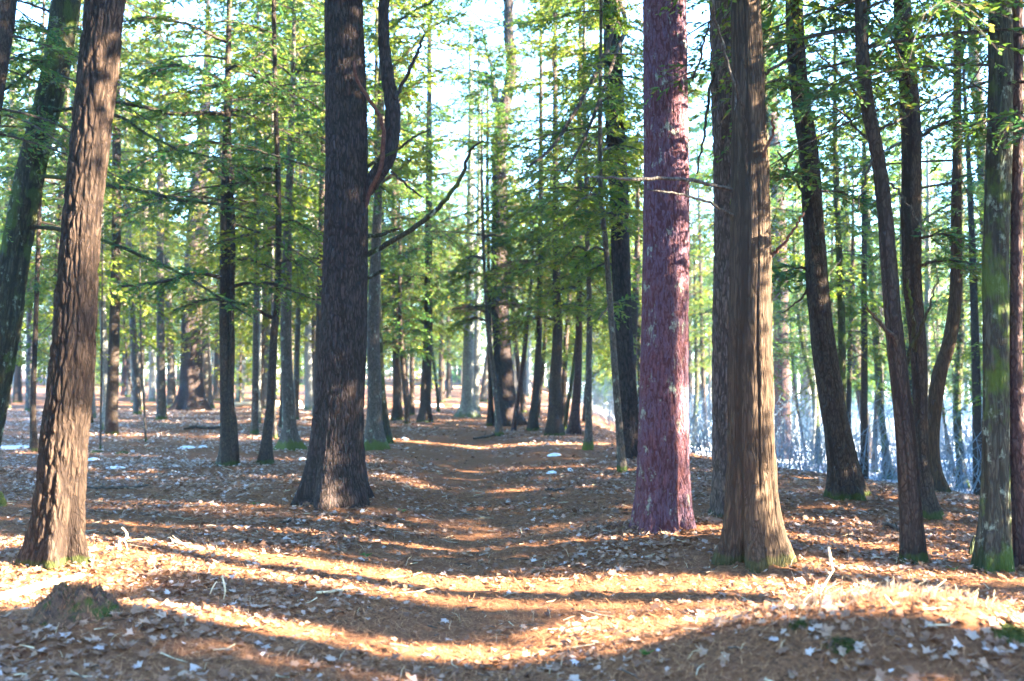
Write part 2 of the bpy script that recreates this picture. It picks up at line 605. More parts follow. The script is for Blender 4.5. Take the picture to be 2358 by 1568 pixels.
def add_bough(bag, spine, rng, L, r0, twig_tubes=True, wood=0, leafm=1, tshift=0.0, **kw):
    q, t, lines = spray_leaves(spine, rng, L, **kw)
    bag.add(q.reshape(-1, 3), (np.arange(len(q) * 4).reshape(-1, 4),), leafm, np.clip(t + tshift, 0, 1))
    n = len(spine)
    bag.tube(spine, r0 * np.linspace(1, .2, n), 5, wood)
    if twig_tubes:
        for ln in lines:
            bag.tube(ln, np.array((.16, .12, .05)) * r0 + .001, 3, wood)


def crown_mesh(name, seed, height=10.0, rad=2.6, nb=46, leaf=(.075, .024), twigs=13, per=18, leafmat=None, tubes=True,
               low=.75, topr=.25, keep=1.0):
    rng = np.random.default_rng(seed)
    bag = Bag()
    for k in range(nb):
        f = (k + rng.uniform(0, 1)) / nb
        z = f * height
        if rng.random() > keep:
            continue
        prof = (low + (1 - low) * min(1, f / .22)) * (1 - (1 - topr) * max(0, (f - .2) / .8) ** 1.1)
        L = rad * prof * rng.uniform(.4, 1.2)
        az = k * 2.39996 + rng.uniform(-.45, .45)
        tilt = math.radians(-8 + 30 * f + rng.uniform(-17, 17))
        s = np.linspace(0, 1, 7)
        r = s * L * math.cos(tilt)
        zz = z + s * L * math.sin(tilt) - (.22 - .1 * f) * L * s ** 2
        wob = rng.normal(0, .035 * L) * np.sin(s * 5)
        ca, sa = math.cos(az), math.sin(az)
        spine = np.stack((r * ca - wob * sa, r * sa + wob * ca, zz), 1)
        add_bough(bag, spine, rng, L, (.004 + .007 * L), tubes, leaf=leaf, twigs=twigs, per=per,
                  droop=rng.uniform(.15, .4), tshift=rng.normal(0, .09))
    return bag.mesh(name, [TWIG, leafmat or LEAF])


CROWN = {
    'n': [crown_mesh('near_crown', 100 + i, 10, 2.8, 62, (.09, .034), 12, 19, None, True, .75, .25, .74) for i in range(4)],
    'y': [crown_mesh('cedar_crown', 200 + i, 10, 2.4, 68, (.105, .043), 11, 17, LEAF_Y, True, .75, .25, .74) for i in range(3)],
    'm': [crown_mesh('mid_crown', 300 + i, 10, 2.7, 66, (.135, .054), 10, 11, None if i % 3 == 1 else LEAF_Y, True, .75, .25, .74) for i in range(4)],
    'f': [crown_mesh('far_crown', 400 + i, 10, 2.7, 66, (.19, .08), 8, 7, LEAF_Y if i % 4 else None, False, .75, .25, .8) for i in range(4)],
    'w': [crown_mesh('column_crown', 750 + i, 10, 1.25, 130, (.26, .13), 5, 6, None, False, 1.0, 1.0) for i in range(2)],  # evenly dense piece for the added sun-blocking columns
    'd': [crown_mesh('dense_crown', 700 + i, 10, 2.7, 54, (.34, .17), 8, 6, None, False) for i in range(2)],  # dense crown for the unseen shade trees
    'c': [crown_mesh('canopy_crown', 800 + i, 7, 4.2, 66, (.24, .10), 9, 9, None, False, .9, .4) for i in range(2)],  # crown hung above the view to dim the skylight
    's': [crown_mesh('sparse_crown', 500 + i, 10, 2.4, 40, (.10, .03), 11, 12, None, True, .5, .3, .6) for i in range(3)],
}


def bare_crown(name, seed, height=6.0, n=26):
    """Leafless broadleaf top."""
    rng = np.random.default_rng(seed)
    bag = Bag()
    for k in range(n):
        f = (k + .5) / n
        az, el = k * 2.4 + rng.uniform(-.5, .5), math.radians(rng.uniform(25, 60))
        L = height * (.5 - .3 * f) * rng.uniform(.7, 1.2)
        d = np.array((math.cos(az) * math.cos(el), math.sin(az) * math.cos(el), math.sin(el)))
        s = np.linspace(0, 1, 7)[:, None]
        sp = np.array((0, 0, f * height)) + d * s * L + rng.normal(0, .05 * L, (7, 3)) * s
        bag.tube(sp, np.linspace(.03, .006, 7), 4)
        for j in range(7):
            t = rng.integers(2, 7)
            dd = d + rng.normal(0, .5, 3)
            dd /= np.linalg.norm(dd)
            l2 = L * rng.uniform(.2, .45)
            s2 = np.linspace(0, 1, 4)[:, None]
            p2 = sp[t] + dd * s2 * l2 + rng.normal(0, .04 * l2, (4, 3)) * s2
            bag.tube(p2, np.linspace(.011, .004, 4), 3)
            for q in range(3):
                d3 = dd + rng.normal(0, .6, 3)
                d3 /= np.linalg.norm(d3)
                bag.tube(np.stack((p2[2], p2[2] + d3 * l2 * .5)), np.array((.006, .003)), 3)
    return bag.mesh(name, [TWIG])


CROWN['b'] = [bare_crown('bare_crown', 600 + i) for i in range(2)]


# ------------------------------------------------------------------ trunks
def trunk_mesh(name, P, rad, mat, style, seg, step, flare=.35, seed=0, lobes=5):
    """P (n,3) relative to the base, rad (n,). style sets real bark relief."""
    L = np.sum(np.linalg.norm(np.diff(P, axis=0), axis=1))
    n = int(np.clip(L / step, 6, 700))
    S = spline(np.column_stack((P, rad)), n)
    c, r = S[:, :3], np.maximum(S[:, 3], .006)
    th = np.arange(seg) / seg * 2 * math.pi
    rng = np.random.default_rng(seed)
    ph = rng.uniform(0, 6.28, 3)
    z = c[:, 2][:, None]
    rr = r[:, None] * np.ones((1, seg))
    if flare:
        e = np.exp(-np.clip(z, 0, 9) / (.14 + r[0] * .75))
        rr = rr * (1 + e * flare * (.45 + .6 * np.cos(lobes * th + ph[0]) + .3 * np.cos((lobes + 2) * th + ph[1])))
    rr = rr * (1 + .035 * np.cos(2 * th + ph[2] + z * .3) + .05 * (fbm(np.cos(th) * 1.2 + 0 * z, np.sin(th) * 1.2 + 0 * z, z * 1.1, seed) - .5))
    if style:
        X, Y, Z = np.cos(th) * r[:, None], np.sin(th) * r[:, None], c[:, 2][:, None] * np.ones((1, seg))
        if style in ('pine', 'pine_fine'):
            k_ = 1.2 if style == 'pine' else 1.5
            w = .03 * (fbm(X * 16, Y * 16, Z * 5, 3, 2) - .5)
            f1, f2 = worley((X + w) * 17 * k_, (Y + w) * 17 * k_, Z * 3.4 * k_ + w * 20, 5)
            g1, g2 = worley((X + w) * 34, (Y + w) * 34, Z * 9, 8)
            h = sstep(0, .32, f2 - f1) - .62 + .3 * (sstep(0, .3, g2 - g1) - .5)
            amp = (.020 if style == 'pine' else .009)
        elif style == 'red_pine':
            w = .03 * (fbm(X * 12, Y * 12, Z * 6, 3, 2) - .5)
            g = .05 * (fbm(X * 40, Y * 40, Z * 22, 13, 2) - .5)
            f1, f2 = worley((X + w + g) * 27, (Y + w + g) * 27, Z * 5.5 + w * 34 + g * 9, 5)
            h = sstep(0, .24, f2 - f1) - .75 + .3 * (fbm(X * 60, Y * 60, Z * 40, 2, 2) - .5)
            amp = .013
        elif style:  # stringy, vertical strips
            a = fbm(X * 26 + .25 * np.sin(Z * 3), Y * 26, Z * 1.6, 4, 3)
            b = np.abs(fbm(X * 15 + .1 * np.sin(Z * 1.3), Y * 15, Z * .45, 14, 2) - .5) * 2
            br = fbm(X * 14 + 3, Y * 14, Z * 5.5, 24, 3)
            h = (a - .5) * .8 + sstep(0, .22, b) * (.6 + .4 * sstep(.38, .5, br)) - .7 + .35 * (br - .5)
            amp = .017
        rr = rr + h * amp * np.clip(r[:, None] / .2, .4, 1.2)
    else:
        h = np.ones((n, seg))
    V = np.empty((n, seg, 3))
    V[..., 0] = c[:, 0][:, None] + rr * np.cos(th)
    V[..., 1] = c[:, 1][:, None] + rr * np.sin(th)
    V[..., 2] = c[:, 2][:, None]
    v = np.vstack((V.reshape(-1, 3), c[-1:]))
    j = np.arange(seg)
    top = np.stack(((n - 1) * seg + (j + 1) % seg, (n - 1) * seg + j, np.full(seg, n * seg)), 1)
    return make_mesh(name, v, (ring_faces(n, seg)[:, ::-1], top[:, ::-1]), [mat], attrs={'groove': ('POINT', np.append(1 - np.clip(h + (.62 if style else 0), 0, 1).ravel(), 0))}, smooth=True), c, r


def tube_obj(name, pts, rad, mat, parent, seg=8, n=24, rough=0.0, seed=0):
    S = spline(np.column_stack((pts, rad)), n)
    c = S[:, :3]
    if rough:
        rng = np.random.default_rng(seed)
        c[1:-1] += rng.normal(0, rough, (n - 2, 3))
    v, q, t = tube(c, np.maximum(S[:, 3], .002), seg)
    return obj(name, make_mesh(name, v, (q, t), [mat], smooth=True), parent)


TREES = {}


def empty(name, loc, **props):
    o = bpy.data.objects.new(name, None)
    COL.objects.link(o)
    o.location = loc
    o.empty_display_size = .2
    for k, v in props.items():
        o[k] = v
    return o


def tree(key, name, label, bark, pts, top=14.0, crown=None, depth=None, group=None, style=None, seg=20, step=.12, flare=.35,
         rtop=.06, seed=1, lobes=5, cat='tree'):
    """pts: [(px, py, width_px), ...] from the foot upward, read on the photograph at the depth where the foot meets the ground."""
    if depth is None:
        b = ground_at(pts[0][0], pts[0][1])
    else:
        x = at(pts[0][0], pts[0][1], depth)[0]
        b = np.array((x, depth, float(ground(x, depth))))
    y = b[1]
    P = [at(px, py, y) - b for px, py, w in pts]
    rad = [w / 2 / F * y for px, py, w in pts]
    P[0] = np.array((0, 0, 0.0))
    below = P[0] - (P[1] - P[0]) / max(.05, np.linalg.norm(P[1] - P[0])) * .2
    P = [below] + P
    rad = [rad[0] * 1.05] + rad
    d = P[-1] - P[-2]
    d = d / np.linalg.norm(d)
    if P[-1][2] < top - .5:
        ext = top - P[-1][2]
        d2 = d * .6 + np.array((0, 0, .4))
        d2 = d2 / d2[2]
        r1 = rad[-1]
        P += [P[-1] + d2 * ext * .5, P[-1] + d2 * ext * .5 + np.array((0, 0, ext * .5))]
        rad += [r1 * .6 + rtop * .2, min(rtop, r1 * .5)]
    root = empty(name, b, label=label, category=cat)
    if group:
        root['group'] = group
    me, c, r = trunk_mesh('trunk', np.array(P), np.array(rad), BARK[bark], style, seg, step, flare, seed, lobes)
    obj('trunk', me, root)
    TREES[key] = (root, b, c, r)
    if crown:
        add_crown(root, c, *crown, seed=seed)
    return root


def add_crown(root, c, kind, z0, scale, var=None, seed=0, zs=1.0):
    """Hang a crown on a trunk from height z0, its axis along the trunk there."""
    ms = CROWN[kind]
    me = ms[(seed if var is None else var) % len(ms)]
    i = int(np.argmin(abs(c[:, 2] - z0)))
    j = int(np.argmin(abs(c[:, 2] - (z0 + 4))))
    d = Vector(c[max(j, i + 1)] - c[i]) if i < len(c) - 1 else Vector((0, 0, 1))
    o = obj('crown', me, root, Vector(c[i]))
    q = Vector((0, 0, 1)).rotation_difference(d.normalized())
    o.rotation_mode = 'QUATERNION'
    from mathutils import Quaternion
    o.rotation_quaternion = q @ Quaternion((0, 0, 1), (seed * 1.7) % 6.28)
    o.scale = (scale, scale, scale * zs)
    return o


def limb(key, pts, mat=None, dy=0.0, n=22, rough=.006, seg=7, name='limb', leafy=None, seed=0, **kw):
    """A branch of tree `key`, drawn as (px, py, width_px) at the tree's depth, drifting dy metres in depth by its tip."""
    root, b, c, r = TREES[key]
    k = len(pts)
    P = np.array([at(px, py, b[1] + dy * (i / (k - 1))) - b for i, (px, py, w) in enumerate(pts)])
    rad = np.array([w / 2 / F * b[1] for px, py, w in pts])
    if leafy is None:
        return tube_obj(name, P, rad, mat or TWIG, root, seg, n, rough, seed)
    rng = np.random.default_rng(seed)
    S = spline(np.column_stack((P, rad)), n)
    bag = Bag()
    S[1:-1, :3] += rng.normal(0, rough, (n - 2, 3))
    bag.tube(S[:, :3], np.maximum(S[:, 3], .003), 6, 0)
    kw['per'] = int(kw.get('per', 20) * 1.7)
    q, t, lines = spray_leaves(S[:, :3], rng, leafy, **kw)
    bag.add(q.reshape(-1, 3), (np.arange(len(q) * 4).reshape(-1, 4),), 1, t)
    for ln in lines:
        bag.tube(ln, np.array((.005, .004, .002)), 3, 0)
    return obj(name, bag.mesh(name, [mat or TWIG, LEAF]), root)



# ------------------------------------------------------------------ trees that the photograph shows one by one
# near pines, cedar and their neighbours
tree('front_pine', 'pine_tree', 'leaning grey-brown pine with a broad sunlit patch on its trunk, beside the mossy stump', 'pine',
     [(128, 1292, 112), (137, 1180, 101), (150, 1000, 98), (165, 850, 93), (189, 500, 80), (216, 250, 83), (242, 0, 85)],
     15, ('c', 8.2, 1.0), style='pine', seg=150, step=.018, flare=.42, seed=3)
tree('twin_lean', 'hemlock_tree', 'mossy dark hemlock leaning in behind the sunlit pine, its foot out of the picture', 'mossy_dark',
     [(-62, 1085, 78), (-28, 950, 74), (5, 784, 70), (33, 600, 66), (75, 375, 63), (120, 200, 62), (152, 0, 65)],
     15, ('n', 4.6, .9), style='cedar', seg=60, step=.05, seed=4)
tree('edge_dark', 'hemlock_tree', 'almost black leaning hemlock trunk cut by the top corner beside the mossy leaning hemlock', 'hemlock',
     [(-150, 1160, 62), (-60, 600, 52), (-22, 250, 48), (14, 0, 46)], 13, ('n', 4.0, .8), seed=5)
tree('big_pine', 'pine_tree', 'massive dark pine with a curved side limb, standing beside the needle path', 'pine_dark',
     [(768, 1150, 150), (771, 1095, 134), (777, 1000, 121), (781, 926, 116), (790, 780, 111), (795, 600, 106), (798, 400, 100),
      (796, 200, 95), (791, 0, 88)], 17, ('c', 9.6, 1.0), style='pine_fine', seg=200, step=.02, flare=.28, seed=6, lobes=6)
tree('red_pine', 'pine_tree', 'reddish-purple pine with flaky plates of bark, beside the brown cedar', 'red_pine',
     [(1528, 1212, 122), (1528, 1150, 117), (1528, 1000, 112), (1530, 784, 106), (1534, 400, 100), (1530, 0, 96)],
     16, ('c', 8.8, 1.0), style='red_pine', seg=190, step=.016, flare=.26, seed=7, lobes=7)
tree('cedar', 'cedar_tree', 'stringy brown cedar with dead branches and a sunlit strip at its foot', 'cedar',
     [(1734, 1284, 140), (1731, 1200, 122), (1729, 1036, 106), (1727, 784, 100), (1728, 500, 92), (1722, 200, 78), (1716, 0, 68)],
     14, ('y', 6.5, .9), style='cedar', seg=150, step=.02, flare=.45, seed=8)
tree('cedar_back', 'pine_tree', 'dark furrowed pine close behind the stringy cedar', 'grey_pine',
     [(1686, 1188, 90), (1682, 1000, 84), (1682, 800, 84), (1688, 500, 86), (1685, 200, 92), (1680, 0, 90)],
     16, ('c', 9.0, 1.0), style='pine', seg=110, step=.03, flare=.3, seed=9)
tree('lean_big', 'hemlock_tree', 'stout hemlock leaning toward the path with sun flecks on its bark', 'hemlock',
     [(1952, 1146, 78), (1946, 1100, 70), (1925, 981, 58), (1899, 817, 55), (1886, 707, 50), (1872, 500, 46), (1861, 350, 43),
      (1842, 225, 40), (1833, 125, 40), (1828, 0, 38)], 14, ('n', 4.6, 1.0), style='cedar', seg=70, step=.04, seed=10)
tree('lean_dark', 'hemlock_tree', 'slim dark hemlock leaning and kinked, in front of a bluish stem', 'hemlock',
     [(2101, 1271, 56), (2096, 1180, 49), (2088, 1052, 46), (2070, 872, 40), (2052, 691, 37), (2046, 600, 36), (2026, 400, 32),
      (1991, 200, 31), (1981, 0, 28)], 12, ('n', 3.9, .8), depth=8.15, style='cedar', seg=60, step=.04, seed=12, flare=.25)
tree('bluish', 'hemlock_tree', 'bluish-grey hemlock just behind the kinked slim hemlock', 'hemlock',
     [(2137, 1190, 54), (2128, 1120, 38), (2119, 1007, 32), (2115, 827, 35), (2101, 650, 41), (2098, 500, 44), (2098, 350, 43),
      (2091, 200, 41), (2081, 100, 40), (2078, 0, 38)], 14, ('n', 4.2, .9), style='cedar', seg=60, step=.05, seed=13)
tree('mossy_grey', 'maple_tree', 'upright grey maple with green moss down its trunk', 'mossy',
     [(2286, 1312, 82), (2290, 1200, 68), (2291, 1052, 62), (2293, 827, 58), (2293, 600, 58), (2303, 200, 54), (2301, 0, 50)],
     13, None, style='cedar', seg=90, step=.03, seed=14, flare=.3)
tree('slim_behind_mossy', 'hemlock_tree', 'slim leaning hemlock whose stem meets the mossy maple', 'hemlock',
     [(2300, 1120, 26), (2285, 800, 24), (2264, 450, 24), (2258, 300, 25), (2243, 150, 24), (2236, 0, 22)], 12, ('n', 4.0, .7), seed=15)
tree('edge_right', 'hemlock_tree', 'dark stem at the picture edge beyond the mossy maple', 'redbrown',
     [(2362, 1335, 48), (2352, 1150, 42), (2342, 1007, 36), (2338, 827, 28), (2340, 650, 26)], 10, ('n', 3.6, .75), depth=7.95, seed=16)
tree('edge_right_back', 'hemlock_tree', 'thin dark hemlock between the mossy maple and the picture edge', 'hemlock',
     [(2338, 1110, 22), (2341, 800, 22), (2335, 500, 20)], 11, ('n', 2.6, .8), seed=17)
tree('purple_back', 'pine_tree', 'purplish smooth pine standing behind the cedar', 'redbrown',
     [(1803, 1057, 40), (1801, 950, 37), (1798, 780, 36), (1795, 600, 36), (1785, 400, 33), (1770, 200, 31), (1758, 0, 30)],
     15, ('c', 11.5, 1.0), seed=18, flare=.15)

# the clearing side
tree('slim_dark', 'hemlock_tree', 'slim straight dark stem beside the sunlit leaning pine', 'hemlock',
     [(79, 1040, 17), (76, 950, 13), (82, 750, 11), (87, 600, 11), (92, 450, 10)], 9, ('n', 3.2, .6), seed=20)
tree('pale_stem', 'maple_tree', 'pale grey maple stem with a flared foot behind the sunlit pine', 'pale',
     [(250, 988, 30), (246, 930, 18), (243, 854, 16), (236, 709, 14), (232, 500, 12)], 12, None, seed=21)
tree('pale_stem_small', 'maple_tree', 'short mossy-footed grey stem left of the pale maple', 'pale',
     [(214, 963, 13), (212, 900, 12), (208, 820, 11), (206, 700, 9)], 9, None, seed=22)
tree('sapling_a', 'sapling', 'very thin brown sapling in front of the pale maple', 'grey',
     [(231, 1036, 5), (233, 900, 5), (235, 700, 4), (236, 560, 3)], 6, None, seed=23, seg=6, rtop=.006, flare=0)
tree('sapling_b', 'sapling', 'thin bare sapling standing alone in the leafy clearing', 'grey',
     [(336, 1018, 6), (332, 940, 5), (327, 868, 5), (324, 760, 4)], 5, None, seed=24, seg=6, rtop=.006, flare=0)
tree('sapling_c', 'sapling', 'thin sapling leaning over in the clearing before the old pine', 'hemlock',
     [(316, 948, 8), (308, 910, 6), (297, 868, 5), (290, 800, 5)], 6, None, seed=25, seg=6, rtop=.006, flare=0)
tree('far_dark_a', 'pine_tree', 'short dark curved trunk far beyond the pale maple', 'hemlock',
     [(262, 909, 15), (258, 880, 11), (256, 845, 12), (252, 800, 10)], 14, ('m', 4.5, 1.1), seed=26)
tree('far_dark_b', 'pine_tree', 'dark brown trunk beyond the leaning sapling', 'redbrown',
     [(288, 911, 17), (287, 870, 13), (288, 820, 12), (287, 780, 12)], 14, ('m', 4.2, 1.1), seed=27)
tree('old_pine_side', 'pine_tree', 'grey trunk standing close beside the huge old pine', 'grey',
     [(395, 939, 22), (394, 890, 18), (393, 818, 16), (390, 760, 16)], 13, ('m', 4.3, 1.0), seed=28)
tree('old_pine', 'pine_tree', 'huge old pine with a wide mossy foot at the far side of the clearing', 'pine_dark',
     [(440, 944, 76), (441, 915, 58), (441, 853, 50), (441, 750, 46), (446, 600, 40), (455, 450, 36), (465, 350, 30)],
     16, None, seed=29, flare=.5, seg=40)
tree('old_pine_twin', 'pine_tree', 'blue-grey trunk half hidden by the huge old pine', 'grey',
     [(477, 940, 30), (475, 880, 25), (472, 800, 23), (472, 720, 20)], 12, None, seed=30)
tree('far_dark_c', 'pine_tree', 'dark far trunk between the old pine and the two-stemmed hemlock', 'hemlock',
     [(502, 922, 24), (502, 880, 19), (503, 820, 17)], 14, ('m', 4.5, 1.1), seed=31)
tree('far_pale_d', 'maple_tree', 'pale forked far trunk behind the fallen log', 'pale',
     [(552, 923, 18), (555, 890, 17), (558, 840, 15), (556, 760, 12)], 13, None, seed=32)
tree('two_stem', 'hemlock_tree', 'dark two-stemmed hemlock with sun flecks in the clearing', 'hemlock',
     [(524, 1072, 40), (522, 1030, 30), (521, 960, 27), (519, 850, 25), (518, 700, 25), (520, 500, 25), (522, 350, 21), (524, 200, 15),
      (527, 60, 12)], 11, ('n', 3.8, 1.0), seed=33)
tree('slim_pair', 'hemlock_tree', 'slim dark hemlock curving upward, with mossy foot, next to the sun-dappled one', 'hemlock',
     [(610, 1068, 32), (614, 1010, 24), (623, 926, 20), (630, 781, 18), (639, 673, 16), (641, 500, 14), (640, 400, 13), (635, 250, 11)],
     11, ('n', 4.4, .75), seed=34)
tree('dapple_pair', 'hemlock_tree', 'sun-dappled hemlock with a bright mossy foot close to the massive dark pine', 'mossfoot',
     [(671, 1036, 52), (668, 1000, 34), (662, 890, 27), (658, 763, 25), (660, 640, 23), (662, 500, 18), (667, 400, 16), (672, 250, 14),
      (676, 100, 10)], 13, ('y', 4.6, .95), seed=35, flare=.6)
tree('thin_mid', 'maple_tree', 'thin grey stem between the two slim hemlocks of the clearing', 'pale',
     [(595, 977, 12), (596, 900, 9), (599, 756, 7), (601, 600, 6)], 10, None, seed=36, seg=8)
tree('thin_mid_b', 'maple_tree', 'thin dark stem showing behind the sun-dappled hemlock', 'grey',
     [(634, 1010, 9), (630, 900, 8), (628, 750, 7)], 9, None, seed=37, seg=8)

# along the path
tree('lit_twin', 'hemlock_tree', 'sunlit pale hemlock with a glowing mossy foot behind the massive dark pine', 'mossfoot',
     [(860, 1035, 48), (861, 985, 36), (862, 890, 31), (859, 781, 29), (862, 673, 27), (868, 500, 20), (872, 400, 18)],
     13, ('y', 5.4, .95), seed=40, flare=.5)
tree('lit_twin_dark', 'hemlock_tree', 'dark leaning stem touching the sunlit pale hemlock', 'mossy_dark',
     [(891, 1022, 24), (884, 950, 18), (876, 850, 15), (872, 700, 13)], 10, ('n', 4.2, .6), seed=41)
tree('path_a', 'hemlock_tree', 'slim dark hemlock between the sunlit hemlock and the blackish path tree', 'hemlock',
     [(915, 967, 26), (914, 930, 20), (912, 825, 16), (910, 700, 15)], 12, ('m', 2.9, .9), seed=42)
tree('path_thin', 'sapling', 'thin crooked stem beside the blackish path tree', 'hemlock',
     [(942, 951, 9), (938, 900, 7), (933, 840, 7), (930, 760, 5)], 8, None, seed=43, seg=8, rtop=.01)
tree('path_black', 'hemlock_tree', 'blackish hemlock with bluish-green boughs where the path bends', 'hemlock',
     [(978, 972, 34), (979, 940, 27), (980, 890, 25), (985, 781, 22), (986, 650, 19)], 12, ('n', 3.6, 1.3), seed=44)
tree('path_leaning', 'sapling', 'thin mossy sapling leaning beyond the path bend', 'mossy_dark',
     [(1010, 949, 8), (1005, 890, 7), (998, 836, 6), (992, 770, 5)], 8, None, seed=45, seg=8, rtop=.01)
tree('pale_path', 'maple_tree', 'stout pale smooth trunk at the far end of the path', 'pale',
     [(1075, 962, 46), (1076, 930, 32), (1077, 854, 27), (1079, 760, 24)], 13, None, seed=46, flare=.5, seg=28)
tree('pale_path_twin', 'maple_tree', 'sunlit slimmer trunk touching the stout pale trunk', 'pale',
     [(1094, 948, 20), (1095, 900, 17), (1097, 836, 16), (1099, 740, 14)], 13, None, seed=47)
tree('fork_pine', 'pine_tree', 'big dark pine beside the path whose top forks against the sky', 'pine_dark',
     [(1174, 978, 72), (1170, 945, 58), (1162, 890, 46), (1155, 781, 41), (1149, 673, 39), (1150, 560, 37), (1150, 450, 34),
      (1148, 350, 31), (1156, 280, 31), (1166, 225, 27), (1178, 165, 26), (1171, 75, 23), (1171, 0, 21)], 15, ('b', 11.0, .8),
     seed=48, style='pine', seg=60, step=.06, flare=.3)
tree('fork_front', 'hemlock_tree', 'thin leaning grey stem in front of the big forked pine', 'grey',
     [(1150, 1004, 18), (1144, 940, 13), (1137, 872, 12), (1122, 745, 10), (1116, 640, 8)], 8, ('n', 3.2, .85), seed=49)
tree('fork_side', 'hemlock_tree', 'narrow black stem tight against the big forked pine', 'hemlock',
     [(1129, 980, 17), (1129, 900, 12), (1127, 800, 11), (1125, 700, 10)], 10, ('n', 3.6, .7), seed=50)
tree('reddish_thin', 'sapling', 'thin reddish leaning stem beside the big forked pine', 'redbrown',
     [(1182, 992, 12), (1187, 950, 11), (1194, 908, 11), (1206, 820, 11), (1213, 740, 10), (1219, 690, 7)], 5.5, None, seed=51, seg=10,
     rtop=.015)
tree('bank_a', 'hemlock_tree', 'grey-brown hemlock next to the thin reddish stem', 'hemlock',
     [(1227, 991, 25), (1229, 950, 20), (1234, 890, 16), (1241, 763, 14), (1243, 600, 12)], 11, ('y', 3.6, .9), seed=52)
tree('bank_b', 'hemlock_tree', 'thick brown hemlock at the edge of the bank with sunlit green sprays', 'hemlock',
     [(1275, 1003, 42), (1276, 960, 33), (1277, 890, 29), (1283, 781, 24), (1281, 655, 19), (1280, 560, 15)], 11, ('y', 3.3, 1.15), seed=53)
tree('bank_lean', 'sapling', 'thin leaning stem between two brown hemlocks on the bank', 'mossy_dark',
     [(1300, 992, 10), (1307, 930, 9), (1317, 868, 8), (1326, 790, 7)], 7, None, seed=54, seg=8, rtop=.012)
tree('bank_c', 'hemlock_tree', 'dark reddish hemlock on the bank beside the green-footed stem', 'redbrown',
     [(1321, 999, 28), (1324, 950, 22), (1330, 872, 18), (1333, 727, 15), (1334, 600, 13)], 11, ('y', 3.7, 1.0), seed=55)
tree('green_foot', 'hemlock_tree', 'slender grey stem with a bright green mossy foot', 'mossfoot',
     [(1354, 1035, 22), (1355, 990, 16), (1355, 854, 14), (1357, 709, 12), (1352, 560, 10)], 9, ('y', 3.3, .8), seed=56)
tree('thin_front', 'hemlock_tree', 'slim brown leaning stem in front of the broad dark trunk near the red pine', 'grey',
     [(1433, 1087, 22), (1428, 1020, 18), (1418, 890, 16), (1409, 763, 14), (1394, 560, 12), (1383, 450, 11), (1381, 270, 10), (1383, 100, 8)],
     9, ('y', 4.0, .8), seed=57, flare=.2)
tree('broad_back', 'pine_tree', 'broad dark trunk half hidden by the reddish-purple pine', 'pine_dark',
     [(1452, 1053, 56), (1448, 1000, 48), (1443, 890, 44), (1436, 781, 42), (1430, 640, 43), (1425, 450, 44), (1418, 320, 46),
      (1412, 150, 44), (1408, 0, 40)], 14, ('y', 5.6, .8), style='pine', seg=70, step=.05, seed=58)

# behind the cedar, down the bank
tree('slope_a', 'hemlock_tree', 'crooked mossy stem between the purplish pine and the stout leaning hemlock', 'mossy_dark',
     [(1881, 1068, 20), (1879, 980, 16), (1874, 899, 15), (1851, 806, 12), (1840, 734, 11), (1830, 600, 9)], 10, ('n', 3.8, .7), seed=60)
tree('slope_thin', 'sapling', 'thin dark sapling leaning beside the purplish pine', 'hemlock',
     [(1855, 1056, 8), (1843, 980, 7), (1832, 910, 6), (1822, 800, 5)], 6, None, seed=61, seg=8, rtop=.01)
tree('slope_b', 'hemlock_tree', 'dark hemlock with low green boughs down the bank', 'hemlock',
     [(2002, 1058, 24), (1992, 980, 22), (1977, 872, 24), (1961, 736, 24), (1952, 600, 20)], 12, ('n', 1.8, .75), seed=62)
tree('slope_c', 'hemlock_tree', 'greenish slim stem slanting down the bank before the bluish brush', 'mossy_dark',
     [(2047, 1103, 28), (2039, 1040, 18), (2029, 962, 16), (2020, 827, 17), (2011, 714, 15), (1998, 500, 13), (1991, 350, 10)],
     10, ('n', 4.0, .7), seed=63)
tree('slope_d', 'sapling', 'short grey stem crowding the greenish slim stem on the bank', 'grey',
     [(2013, 1089, 16), (2014, 1000, 11), (2018, 900, 9), (2022, 800, 8)], 7, None, seed=64, seg=10, rtop=.02)
tree('curved', 'hemlock_tree', 'curving brown trunk with a pale rooted foot down the slope', 'cedar',
     [(2160, 1134, 44), (2150, 1080, 32), (2146, 1007, 31), (2160, 872, 34), (2186, 781, 31), (2200, 669, 29), (2201, 500, 25), (2203, 300, 20)],
     12, ('n', 4.0, .9), seed=65, flare=.5)
tree('pale_slim', 'maple_tree', 'straight pale stem behind the curving brown trunk', 'pale',
     [(2132, 1110, 19), (2132, 917, 17), (2134, 750, 14), (2136, 550, 11)], 11, None, seed=66)
tree('slope_e', 'hemlock_tree', 'straight dark green stem between the curving trunk and the mossy maple', 'mossy_dark',
     [(2215, 1123, 28), (2210, 1050, 20), (2203, 962, 18), (2210, 781, 17), (2212, 600, 15)], 11, ('n', 3.0, .8), seed=67)
tree('slope_f', 'sapling', 'thin slanting grey stem leaning toward the curving trunk', 'grey',
     [(2199, 1098, 10), (2188, 1040, 8), (2176, 985, 7), (2166, 900, 6)], 6, None, seed=68, seg=8, rtop=.012)
tree('behind_red', 'sapling', 'thin mossy stem between the reddish-purple pine and the cedar', 'mossy_dark',
     [(1596, 1028, 12), (1600, 960, 11), (1604, 880, 10), (1600, 700, 9)], 9, ('y', 3.4, .6), seed=69, seg=8)
tree('behind_red_b', 'sapling', 'crooked pale twiggy sapling between the reddish-purple pine and the cedar', 'grey',
     [(1615, 1010, 6), (1618, 930, 6), (1608, 850, 5), (1616, 760, 5)], 7, None, seed=70, seg=8, rtop=.01)

